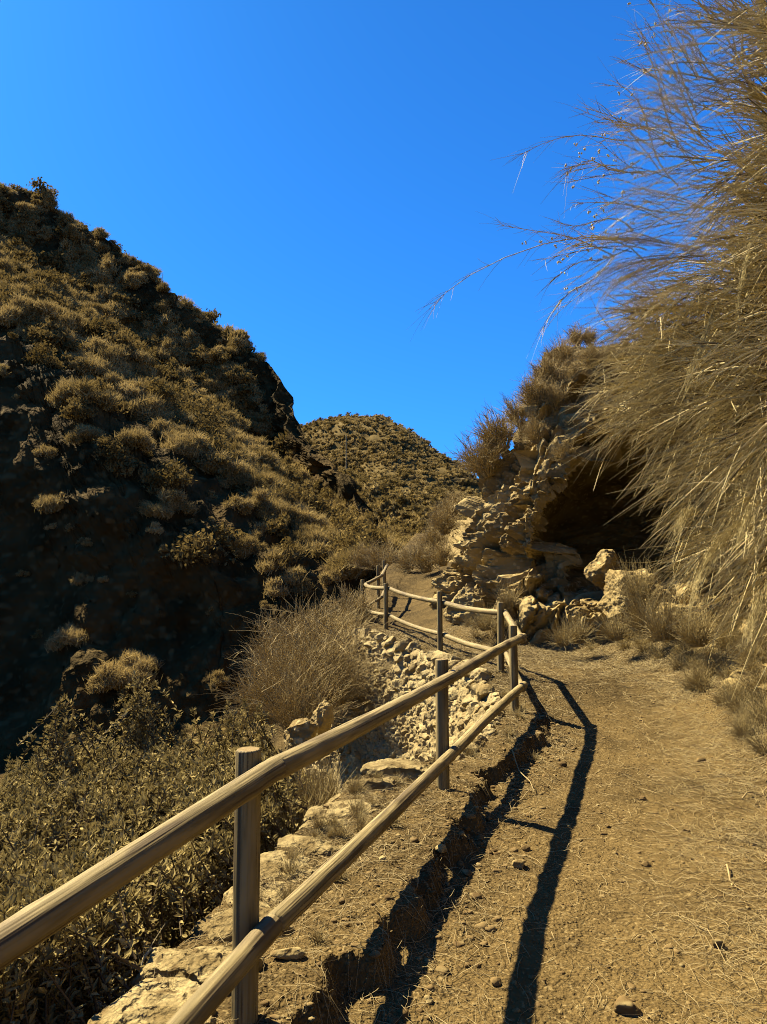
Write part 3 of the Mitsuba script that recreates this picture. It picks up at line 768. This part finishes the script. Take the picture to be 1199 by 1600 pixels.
# ------------------------------------------------------------------ stemmy shrubs (broom): stems that fork into many twigs
def broom(stems, ntw, seed, L=(0.5, 1.0), spread=0.35, droop=0.25, rad=0.003, k=5, pull=(0, 0, 0), sides=3, along=(0.15, 1.0)):
    """stems: (n, k, 3) polylines; every stem carries ntw twigs that leave it forwards. Returns one mesh of the twigs."""
    r = rng(seed)
    ns, ks, _ = stems.shape
    n = ns * ntw
    si = np.repeat(np.arange(ns), ntw)
    t = r.uniform(*along, n) * (ks - 1.001)
    i0 = t.astype(int); fr = (t - i0)[:, None]
    base = stems[si, i0] * (1 - fr) + stems[si, i0 + 1] * fr
    d = unit(stems[si, i0 + 1] - stems[si, i0])
    d = unit(d + r.normal(size=(n, 3)) * spread + np.asarray(pull))
    ln = r.uniform(*L, n)
    u = np.linspace(0, 1, k)
    wob = r.normal(size=(n, 3)) * 0.10
    p = base[:, None] + d[:, None] * (ln[:, None] * u)[..., None] + (wob * ln[:, None])[:, None] * (u ** 2)[None, :, None]
    p[..., 2] -= (droop * ln * r.uniform(0.2, 1.6, n))[:, None] * (u ** 2)[None]
    w = (rad * r.uniform(0.7, 1.3, n))[:, None] * (1 - 0.7 * u)[None]
    return strands(p, w, sides)


def stem_set(roots, dirs, lens, droops, seed, k=7, wobble=0.12):
    r = rng(seed)
    n = len(roots)
    u = np.linspace(0, 1, k)
    p = roots[:, None] + dirs[:, None] * (lens[:, None] * u)[..., None]
    p = p + (r.normal(size=(n, 3)) * wobble * lens[:, None])[:, None] * (u ** 2)[None, :, None]
    p[..., 2] -= (droops * lens)[:, None] * (u ** 2)[None]
    return p


# the great broom hanging over the right side of the path
r = rng(201)
bush = 'broom_bush'
labels[bush] = {'label': 'huge dry broom bush with hanging thin twigs filling the right side above the path', 'category': 'bush'}
N1 = 760
yy = r.uniform(4.9, 11.6, N1)
zz = r.uniform(1.0, 7.4, N1) * np.interp(yy, [5, 8, 9.5, 11.6], [1.1, 1.05, 0.85, 0.66])
bx = BX(yy) + 0.16 * zz + r.uniform(-0.1, 0.5, N1) + 0.45 * np.clip(3.2 - zz, 0, 2.2) + 0.35 * np.clip(zz - 4.8, 0, 2.5)
roots = np.stack([bx, yy, ZP(yy) + zz], -1)
hi = np.clip((zz - 2.4) / 3.5, 0, 1)
dirs = unit(np.stack([-0.85 - 0.25 * r.random(N1), -0.25 + 0.5 * r.normal(size=N1), -0.12 + 0.75 * hi + 0.30 * r.normal(size=N1)], -1))
lens = r.uniform(0.6, 1.4, N1) * (0.75 + 0.5 * hi) * np.interp(yy, [5, 6.5, 9, 11.6], [0.75, 1.0, 1.1, 0.9]) * (1 - 0.4 * np.clip((zz - 4.3) / 2, 0, 1))
stems = stem_set(roots, dirs, lens, 0.12 + 0.22 * (1 - hi) + 0.1 * r.random(N1), 202)
N2 = 120
r2 = np.stack([r.uniform(4.1, 5.2, N2), r.uniform(5.8, 8.0, N2), r.uniform(5.4, 7.6, N2)], -1)
d2 = unit(np.stack([-0.8 + 0.3 * r.normal(size=N2), 0.3 * r.normal(size=N2), 0.45 + 0.35 * r.normal(size=N2)], -1))
stems = np.vstack([stems, stem_set(r2, d2, r.uniform(0.4, 0.9, N2), np.full(N2, 0.1), 206)])
N3 = 95
r3 = np.stack([r.uniform(4.25, 5.1, N3), r.uniform(9.6, 12.2, N3), r.uniform(3.9, 5.9, N3)], -1)
d3 = unit(np.stack([-1.0 + 0.25 * r.normal(size=N3), 0.3 * r.normal(size=N3), 0.1 + 0.3 * r.normal(size=N3)], -1))
stems = np.vstack([stems, stem_set(r3, d3, r.uniform(0.4, 0.95, N3), np.full(N3, 0.2), 207)])
N1 += N2 + N3
scene[f'{bush}__stem'] = mikit.ply(strands(stems, (np.linspace(0.013, 0.005, 7)[None] * r.uniform(0.6, 1.2, (N1, 1))), 5), 'mat_twig', smooth=True)
tag(f'{bush}__stem', kind='stuff')
tw = broom(stems, 18, 203, (0.35, 1.0), 0.36, 0.20, 0.0078, 4, (-0.2, -0.05, 0.0), 3, (0.0, 0.95))
scene[f'{bush}__twig'] = mikit.ply(tw, 'mat_broom', smooth=True, uv=suv(tw[0], 4))
tag(f'{bush}__twig', kind='stuff')
# long single stems against the sky
sky_ends = [(672, 482, 8.4, 1010, 410, 9.4), (816, 240, 8.5, 1040, 215, 9.3), (852, 405, 8.6, 1010, 390, 9.2), (785, 352, 8.6, 960, 400, 9.3), (1005, -20, 8.0, 1090, 180, 8.6), (1002, 60, 8.2, 1060, 230, 8.6),
            (965, 130, 8.3, 1060, 290, 9), (1055, 40, 8, 1130, 130, 8.4), (1100, 12, 7.4, 1180, 40, 7.8), (880, 265, 8.5, 1010, 270, 9), (875, 285, 8.3, 1000, 250, 9), (905, 170, 8.3, 1050, 230, 9), (930, 190, 8.2, 1060, 220, 9),
            (860, 440, 8.6, 980, 390, 9), (845, 520, 8.8, 960, 400, 9.2), (1030, 75, 8, 1100, 220, 8.6), (1080, 70, 7.8, 1150, 180, 8.2), (895, 320, 8.4, 1020, 330, 9), (870, 345, 8.5, 990, 360, 9)]
for i, (x0, y0, d0, x1, y1, d1) in enumerate(sky_ends):
    a, b = at(x1, y1, d1), at(x0, y0, d0)
    u = np.linspace(0, 1, 9)[:, None]
    L = np.linalg.norm(b - a)
    p = a + (b - a) * u + np.array([0, 0, 1.0]) * (L * (0.16 if i == 0 else 0.05) * np.sin(np.pi * u)) + r.normal(size=3) * 0.04 * L * np.sin(2 * np.pi * u)
    scene[f'{bush}__{num("long_stem", i)}'] = mikit.ply(join([strands(p[None], np.linspace(0.009, 0.0025, 9)[None], 5),
        broom(p[None], 34, 210 + i, (0.1, 0.45), 0.30, 0.15, 0.003, 4)]), 'mat_broom')
# pale dead bundles that hang out of the bush
fronds = [((1120, 400, 8.6), (965, 372, 8.3), (856, 406, 8.0), 0.025), ((1110, 400, 8.4), (970, 415, 8.2), (902, 475, 8.0), 0.028), ((1115, 405, 8.5), (985, 430, 8.3), (940, 495, 8.1), 0.032),
          ((1180, 800, 7.2), (1105, 880, 7.0), (1076, 990, 7.0), 0.026), ((1215, 890, 6.6), (1180, 960, 6.5), (1158, 1028, 6.5), 0.022), ((1085, 795, 8.0), (1068, 810, 7.9), (1056, 850, 7.9), 0.02),
          ((1180, 785, 7.0), (1165, 820, 6.9), (1152, 860, 6.9), 0.02), ((1190, 700, 7.2), (1160, 560, 7.3), (1110, 520, 7.4), 0.014), ((1199, 300, 7.5), (1165, 420, 7.3), (1150, 520, 7.3), 0.016), ((1120, 470, 7.8), (1090, 560, 7.7), (1060, 640, 7.7), 0.013)]
for i, (a, b, c, w) in enumerate(fronds):
    A, B, C = at(*a), at(*b), at(*c)
    u = np.linspace(0, 1, 14)[:, None]
    mid = (1 - u) ** 2 * A + 2 * u * (1 - u) * (2 * B - (A + C) / 2) + u ** 2 * C
    m = 40
    o = r.normal(size=(m, 3)) * w * 1.15
    cut = r.uniform(0, 0.45, m)[:, None] + r.uniform(0.35, 0.6, m)[:, None] * u[None, :, 0]
    pts = np.stack([[np.interp(c_, u[:, 0], mid[:, i_]) for i_ in range(3)] for c_ in cut]).transpose(0, 2, 1)
    pts = pts + o[:, None] * (0.35 + 0.75 * np.sin(np.pi * np.clip(cut, 0, 1)) + 0.5 * cut ** 3)[..., None] + r.normal(size=(m, 14, 3)) * 0.005
    scene[f'{bush}__{num("dead_frond", i)}'] = mikit.ply(join([strands(pts, np.full((m, 14), 0.0032) * np.linspace(1, 0.4, 14)[None], 3), strands(mid[None], (w * 0.12 * np.sin(np.pi * (0.15 + 0.84 * u[:, 0])))[None], 5)]), 'mat_pale_frond')
# the fringe of twigs against the sky
n = 110
fx, fy = r.uniform(985, 1190, n), r.uniform(20, 430, n)
fx = np.maximum(fx, np.interp(fy, [20, 120, 250, 430], [1150, 1090, 1000, 985]))
fr_ = np.array([at(a, b, c) for a, b, c in zip(fx, fy, r.uniform(7.6, 9.4, n))])
up = np.interp(fy, [20, 150, 300, 430], [0.9, 0.75, 0.3, -0.15])
fd = unit(np.stack([-1.0 + 0.3 * r.normal(size=n), 0.35 * r.normal(size=n), up + 0.35 * r.normal(size=n)], -1))
fs = stem_set(fr_, fd, r.uniform(0.5, 1.25, n), r.uniform(0.05, 0.3, n), 204, 7, 0.08)
tw = join([strands(fs, np.linspace(0.007, 0.003, 7)[None] + np.zeros((n, 1)), 3), broom(fs, 11, 205, (0.1, 0.5), 0.28, 0.1, 0.0036, 7, (-0.05, 0, 0), 3, (0.1, 0.95))])
scene[f'{bush}__fringe_twig'] = mikit.ply(tw, 'mat_broom', smooth=True, uv=suv(tw[0], 7)); tag(f'{bush}__fringe_twig', kind='stuff')
fl = []
for k in range(90):
    e = sky_ends[r.integers(2, len(sky_ends))]
    q = at(e[0] + (e[3] - e[0]) * r.random() + r.normal() * 18, e[1] + (e[4] - e[1]) * r.random() + r.normal() * 18, e[2] + 0.4)
    for j in range(3):
        v, f = rock((0.012, 0.012, 0.016), 6000 + k * 3 + j, 1, 0.3)
        fl.append((v + q + r.normal(size=3) * 0.013, f))
put(f'{bush}__seed_head', mikit.ply(join(fl), 'mat_frond', smooth=True), kind='stuff')


def tuft(n, seed, h, spread, rad, stiff=0.25, up=0.9, k=5):
    r = rng(seed)
    a = r.uniform(0, 2 * np.pi, n); s = np.abs(r.normal(size=n)) * spread
    d = unit(np.stack([np.cos(a) * s, np.sin(a) * s, up + 0 * a], -1))
    root = np.stack([np.cos(a), np.sin(a), a * 0], -1) * (r.random(n) ** 0.5 * 0.16 * h)[:, None]
    L = h * r.uniform(0.45, 1.05, n)
    u = np.linspace(0, 1, k)
    p = root[:, None] + d[:, None] * (L[:, None] * u)[..., None] + (r.normal(size=(n, 3)) * 0.12 * L[:, None])[:, None] * (u ** 2)[None, :, None]
    p[..., 2] -= (stiff * L * s)[:, None] * (u ** 2)[None]
    return strands(p, (rad * r.uniform(0.7, 1.3, n))[:, None] * (1 - 0.75 * u)[None], 3)


# the bush and reeds beyond the fence, left of the rubble wall
q = at(470, 1120, 12.6)
lb = 'ravine_bush'
labels[lb] = {'label': 'tall bristling dry bush with reed-like blades left of the rubble wall', 'category': 'bush'}
r = rng(230)
pieces, reeds = [], []
for k, (px, py, d, h) in enumerate(((455, 1110, 12.8, 1.5), (500, 1075, 13.6, 1.5), (440, 1060, 14.2, 1.25), (530, 1030, 15.0, 1.2), (470, 1150, 12.0, 1.2), (420, 1130, 12.6, 1.0), (515, 1110, 12.9, 1.3), (480, 1040, 14.5, 1.35), (555, 985, 16.2, 0.9))):
    v, f = tuft(400, 240 + k, h, 0.62, 0.006, 0.3)
    pieces.append((v + at(px, py, d), f))
    st = v.reshape(400, 5, 3, 3).mean(2)[:150] + at(px, py, d)
    pieces.append(broom(st, 6, 250 + k, (0.12, 0.4), 0.4, 0.1, 0.0055, 5, (0, 0, 0.1), 3, (0.35, 1.0)))
scene[f'{lb}__twig'] = uvply(join(pieces), 5, 'mat_bush'); tag(f'{lb}__twig', kind='stuff')
for k in range(26):
    b = at(r.uniform(440, 560), r.uniform(1000, 1040), r.uniform(13, 15)); L = r.uniform(0.8, 1.5)
    d = unit(np.array([r.normal() * 0.5 - 0.25, r.normal() * 0.3, 1.0])); u = np.linspace(0, 1, 8)
    p = b + d * (L * u)[:, None] + np.array([d[0] * 0.8, 0, -0.35]) * (L * u ** 2.2)[:, None] * r.uniform(0.2, 1)
    scene[f'{lb}__{num("reed", k)}'] = mikit.ply(strands(p[None], (0.011 * (1 - 0.85 * u))[None], 4), 'mat_straw')

TUFTS = [uvply(tuft(300, 260 + k, 1.0, 0.55, 0.0075, 0.35), 5, 'mat_grass') for k in range(4)]
FINE = [uvply(tuft(220, 270 + k, 1.0, 0.75, 0.010, 0.5), 5, 'mat_grass') for k in range(3)]
TWIGGY = []
for k in range(3):
    v, f = tuft(110, 280 + k, 1.0, 0.5, 0.008, 0.2)
    st = v.reshape(110, 5, 3, 3).mean(2)
    TWIGGY.append(uvply(join([(v, f), broom(st, 14, 285 + k, (0.15, 0.42), 0.4, 0.08, 0.0065, 5, (0, 0, 0.1), 3, (0.3, 1.0))]), 5, 'mat_bush'))


def grow(key, i, proto, p, s, a, tilt, label, cat, group=None):
    m = T().translate([float(x) for x in p]).rotate([float(tilt[0]), float(tilt[1]), 0], float(tilt[2])).rotate([0, 0, 1], float(a)).scale([float(s)] * 3)
    put(num(key, i), {**proto, 'to_world': m}, label, cat, group)


r = rng(290)
hangs = (0, -1)
# shrubs and tufts on the cliff
m = (CLY > 10.5) & (CLY < 19.5) & (CLZ > 3.3) & (CLZ < 8.6) & (CLH < 0.05) & (CLN[..., 2] > 0.25)
idx = np.argwhere(m)
wt = np.array([1.0 + 2.0 * (CLZ[i, j] > 4.0) for i, j in idx]); wt /= wt.sum()
pick = idx[r.choice(len(idx), 110, replace=False, p=wt)]
for c, (i, j) in enumerate(pick):
    p = CL[i, j] - 0.04 * CLN[i, j]
    if r.random() < 0.35:
        grow('cliff_bush', c, TWIGGY[r.integers(3)], p, r.uniform(0.3, 0.6), r.uniform(0, 360), (0.3, 1, -r.uniform(5, 30)), 'twiggy dry bush rooted on the rock above the cave', 'bush', 'bushes on the cliff')
    else:
        grow('cliff_tuft', c, TUFTS[r.integers(4)], p, r.uniform(0.22, 0.55), r.uniform(0, 360), (0.3, 1, -r.uniform(5, 45)), 'tuft of dry grass growing from the rock face by the cave', 'grass', 'grass tufts on the cliff')
cqx, cqy, cqd = project(CL.reshape(-1, 3))


def on_cliff(px, py):
    return CL.reshape(-1, 3)[np.argmin((cqx - px) ** 2 + (cqy - py) ** 2 + 15 * cqd)]


skyline = [(765, 745, 0.95, 'lowest bush of the cliff skyline, spreading left over the gap to the far hill'), (790, 705, 0.9, 'large twiggy bush leaning left from the skyline above the crumbly rock'), (775, 725, 0.6, 'small bristly bush under the leaning one at the cliff edge'),
           (815, 665, 0.7, 'bush on the cliff skyline right of the leaning bush'), (840, 630, 0.6, 'bush halfway up the cliff skyline'), (860, 600, 0.6, 'low bush on the steep part of the cliff skyline'), (880, 570, 0.65, 'bush near the top of the cliff skyline'),
           (900, 540, 0.65, 'round bush at the top of the cliff against the sky'), (930, 530, 0.6, 'topmost cliff bush beside the broom twigs'), (840, 690, 0.55, 'bush on the slope of the cliff just below its skyline'), (870, 640, 0.55, 'bush on the rock below the cliff top'), (905, 690, 0.5, 'bush hanging over the roof of the cave')]
for c, (px, py, s, text) in enumerate(skyline):
    grow('skyline_bush', c, TWIGGY[c % 3], on_cliff(px, py), s, c * 67, (0.2, 1, -22 if c < 3 else -12), text, 'bush')
# behind the cliff's left corner
for c, (px, py, d, s) in enumerate([(697, 835, 20, 0.75), (682, 862, 21.5, 0.7), (705, 815, 20.5, 0.6), (662, 885, 23, 0.7), (693, 885, 19, 0.6), (668, 895, 21, 0.8), (640, 893, 24, 0.7), (712, 800, 21, 0.55), (620, 897, 27, 0.9), (600, 893, 29, 1.1), (575, 890, 31, 1.0)]):
    text = ['big twiggy shrub against the left corner of the cliff', 'shrub below the big one at the cliff corner', 'shrub high up behind the cliff corner', 'shrub on the mound where the path disappears', 'low shrub at the foot of the cliff corner', 'small shrub at the end of the visible path', 'tiny shrub on the crest of the far path', 'shrub topmost behind the cliff corner', 'shrub left of the far end of the path', 'shrub in the dark gap left of the farthest fence post', 'farthest left shrub behind the end of the fence'][c]
    grow('bank_bush', c, TWIGGY[c % 3], at(px, py, d), s, c * 41, (0, 1, -10), text, 'bush')
# dry grass at the foot of the bank and under the broom
c = 0
for k in range(250):
    y = r.uniform(3.6, 14.2) if k < 190 else r.uniform(5.5, 10.0)
    x = float(BX(y)) + (r.uniform(-0.5, 0.3) if k < 190 else r.uniform(0.1, 0.7))
    if y > 12: x = float(BX(y)) - abs(r.normal()) * 0.25
    z = float(ground_z(x, y)) + max(0.0, x - float(BX(y))) * 1.2
    grow('verge_tuft', c, FINE[r.integers(3)], (x, y, z - 0.02), r.uniform(0.12, 0.36), r.uniform(0, 360), (0.3, 1, -r.uniform(0, 25)), text := 'dry grass tuft at the foot of the bank, ' + ('nearest the camera' if y < 5.5 else 'beside the middle of the path' if y < 9 else 'near the cave'), 'grass', text); c += 1
c = 0
for k in range(46):
    y = r.uniform(2.4, 12.0); x = float(EDGE(y)) + abs(r.normal()) * 0.22 + 0.08
    grow('berm_tuft', c, FINE[r.integers(3)], (x, y, float(ground_z(x, y)) - 0.01), r.uniform(0.07, 0.16), r.uniform(0, 360), (1, 0, 5), 'small tuft of dry grass on the berm beside the fence', 'grass', 'small grass tufts along the fence'); c += 1
for k, (px, py, d, s) in enumerate([(500, 1275, 6.2, 0.55), (475, 1300, 5.8, 0.5), (525, 1250, 6.6, 0.45), (450, 1325, 5.4, 0.4), (510, 1235, 7.2, 0.5)]):
    grow('wall_grass', k, TUFTS[k % 4], at(px, py, d) - [0.05, 0, 0.15], s, 60 * k, (0, 1, -12), 'fine dry grass growing in the ravine just below the coping stones', 'grass', 'grass below the coping stones')
for k, (px, py, d, s) in enumerate([(795, 950, 13.4, 0.5), (760, 985, 13.3, 0.45), (905, 1005, 11.9, 0.5), (880, 1010, 11.7, 0.4), (965, 1000, 11.2, 0.5), (1010, 985, 11.0, 0.7), (1000, 940, 11.6, 0.7), (1040, 1000, 10.0, 0.7), (1090, 1010, 9.2, 0.6)]):
    text = ['tuft at the foot of the cliff behind the fence corner', 'tuft between the middle fence post and the cliff', 'tuft at the path edge under the cave', 'small tuft in front of the rocks under the cave, next to another tuft', 'tuft at the foot of the bank right of the cave', 'tall tuft beside the boulder leaning on the bank', 'tall tuft above the leaning boulder', 'tuft where the bank begins, under the broom', 'tuft at the right verge just past the last rocks'][k]
    grow('cave_tuft', k, TUFTS[k % 4], at(px, py, d), s, 50 * k, (0, 1, -10), text, 'grass')

# ------------------------------------------------------------------ leafy shrubs in the ravine, bottom left
def leafy_shrub(key, tops, seed, label, per=52):
    """tops: list of (point, reach) - upright shoots that carry whorls of small pointed leaves."""
    r = rng(seed)
    V, F, S, off = [], [], [], 0
    lp = np.array([[0, 0, 0], [0.5, -0.5, 0.10], [0.55, 0, -0.02], [0.5, 0.5, 0.10], [1, 0, 0.05]])
    lf = np.array([[0, 1, 2], [1, 4, 2], [0, 2, 3], [2, 4, 3]])
    B, D = [], []
    for top, L in tops:
        lean = unit(np.array([r.normal() * 0.5, r.normal() * 0.5, 1.0]))
        u = np.linspace(0, 1, 6)[:, None]
        p = top - lean * L * (1 - u) + np.array([*r.normal(size=2) * 0.08, 0]) * (1 - u) ** 2 * L
        S.append(p)
        m = int(per * L / 0.5)
        t = 1 - r.random(m) ** 1.25
        base = np.stack([np.interp(t, u[:, 0], p[:, i]) for i in range(3)], 1)
        a = r.uniform(0, 2 * np.pi, m); el = r.uniform(-0.1, 0.9, m) + 0.5 * (t > 0.85)
        B.append(base); D.append(np.stack([np.cos(a) * np.cos(el), np.sin(a) * np.cos(el), np.sin(el)], 1))
    B, D = np.vstack(B), np.vstack(D)
    n = len(B)
    side = unit(np.cross(D, [0, 0, 1.0]) + r.normal(size=(n, 3)) * 0.35); nn = np.cross(side, D)
    L = r.uniform(0.030, 0.056, n); W = L * r.uniform(0.34, 0.46, n)
    v = B[:, None] + lp[None, :, 0:1] * (D * L[:, None])[:, None] + lp[None, :, 1:2] * (side * W[:, None])[:, None] + lp[None, :, 2:3] * (nn * L[:, None])[:, None]
    f = (lf[None] + (np.arange(n) * 5)[:, None, None]).reshape(-1, 3)
    labels[key] = {'label': label, 'category': 'shrub', }
    scene[f'{key}__leaf'] = mikit.ply((v.reshape(-1, 3), f), 'mat_leaf'); tag(f'{key}__leaf', kind='stuff')
    S = np.array(S)
    scene[f'{key}__shoot'] = mikit.ply(strands(S, np.linspace(0.006, 0.002, 6)[None] + np.zeros((len(S), 1)), 4), 'mat_twig', smooth=True); tag(f'{key}__shoot', kind='stuff')
    return n


SK = np.array([(-80, 1235), (0, 1212), (60, 1185), (120, 1170), (200, 1155), (260, 1160), (330, 1158), (420, 1160), (450, 1205), (470, 1285), (480, 1330)], float)
r = rng(301)
groups = [[], [], [], []]
for k in range(2300):
    d = r.uniform(2.3, 6.8)
    px = r.uniform(-160, 480)
    top = np.interp(px, SK[:, 0], SK[:, 1])
    q = np.interp(d, [2.4, 3.2, 4.5, 5.6, 6.8], [0.66, 0.44, 0.18, 0.05, 0.0]) + 0.10 * r.random() ** 2 + 0.10 * (meshkit.noise(np.array([[px / 45, d * 2.2, 0.0]]), 3)[0] - 0.5)
    p = at(px, top + (1640 - top) * max(q, 0.0), d)
    g = 0 if d > 5.0 and px < 330 else 1 if d > 4.2 and px >= 330 else 2 if px < 200 else 3
    if d > 3.0 and meshkit.noise(np.array([[px / 38.0, d * 3.0, 5.0]]), 8)[0] < 0.46:
        continue
    for j in range(r.integers(3, 7)):
        t = p + r.normal(size=3) * [0.09, 0.09, 0.05] + [0, 0, -0.04]
        if t[0] < float(EDGE(t[1])) - 0.14 - 0.12 * r.random():
            groups[g].append((t, r.uniform(0.16, 0.42)))
for k in range(420):
    y = r.uniform(1.6, 5.6); x = float(EDGE(y)) - 0.16 - 0.75 * r.random() ** 1.3
    p = np.array([x, y, -0.22 - 0.75 * r.random()])
    for j in range(4):
        groups[3 if y > 3.2 else 2].append((p + r.normal(size=3) * [0.06, 0.07, 0.05], r.uniform(0.16, 0.36)))
for px, py, d in ((215, 1050, 6.0), (238, 1060, 6.1), (228, 1075, 5.9), (205, 1085, 6.0), (95, 1085, 5.6), (82, 1105, 5.6), (110, 1120, 5.5), (150, 1120, 5.8), (300, 1108, 6.0), (342, 1098, 6.2), (385, 1088, 6.4), (405, 1100, 6.4), (365, 1112, 6.2), (60, 1150, 5.4), (275, 1118, 6.0)):
    for j in range(16):
        q = r.random()
        t = at(px + r.normal() * (4 + 16 * q), py + q * 105, d)
        groups[1 if px > 330 else 0].append((t, r.uniform(0.25, 0.45)))
for g, (text, pts) in enumerate(zip(['tall leafy shrub whose upright shoots stick up against the dark ravine at the left', 'leafy shrub with short upright shoots behind the nearest fence post', 'dense small-leaved shrub under the top rail at the left edge', 'dark small-leaved shrub between the nearest post and the coping stones'], groups)):
    k = leafy_shrub(num('leafy_shrub', g), pts, 310 + g, text)
    print('leaves', k)
for k, (a, b, text) in enumerate([((118, 1450, 3.0), (155, 1570, 2.8), 'bare pale stem standing in the shrub under the top rail'), ((200, 1555, 2.9), (240, 1480, 3.0), 'thin dead twig leaning out of the shrub near the coping stones')]):
    A, B = at(*a), at(*b)
    u = np.linspace(0, 1, 7)[:, None]
    p = A + (B - A) * u + np.array([0.02, 0, 0.01]) * np.sin(u * 6)
    v, f = join([strands(p[None], np.linspace(0.0035, 0.006, 7)[None], 6), broom(p[None], 7, 330 + k, (0.05, 0.16), 0.6, 0.1, 0.002, 4)])
    put(num('bare_stem', k), mikit.ply((v, f), 'mat_frond'), text, 'twig')
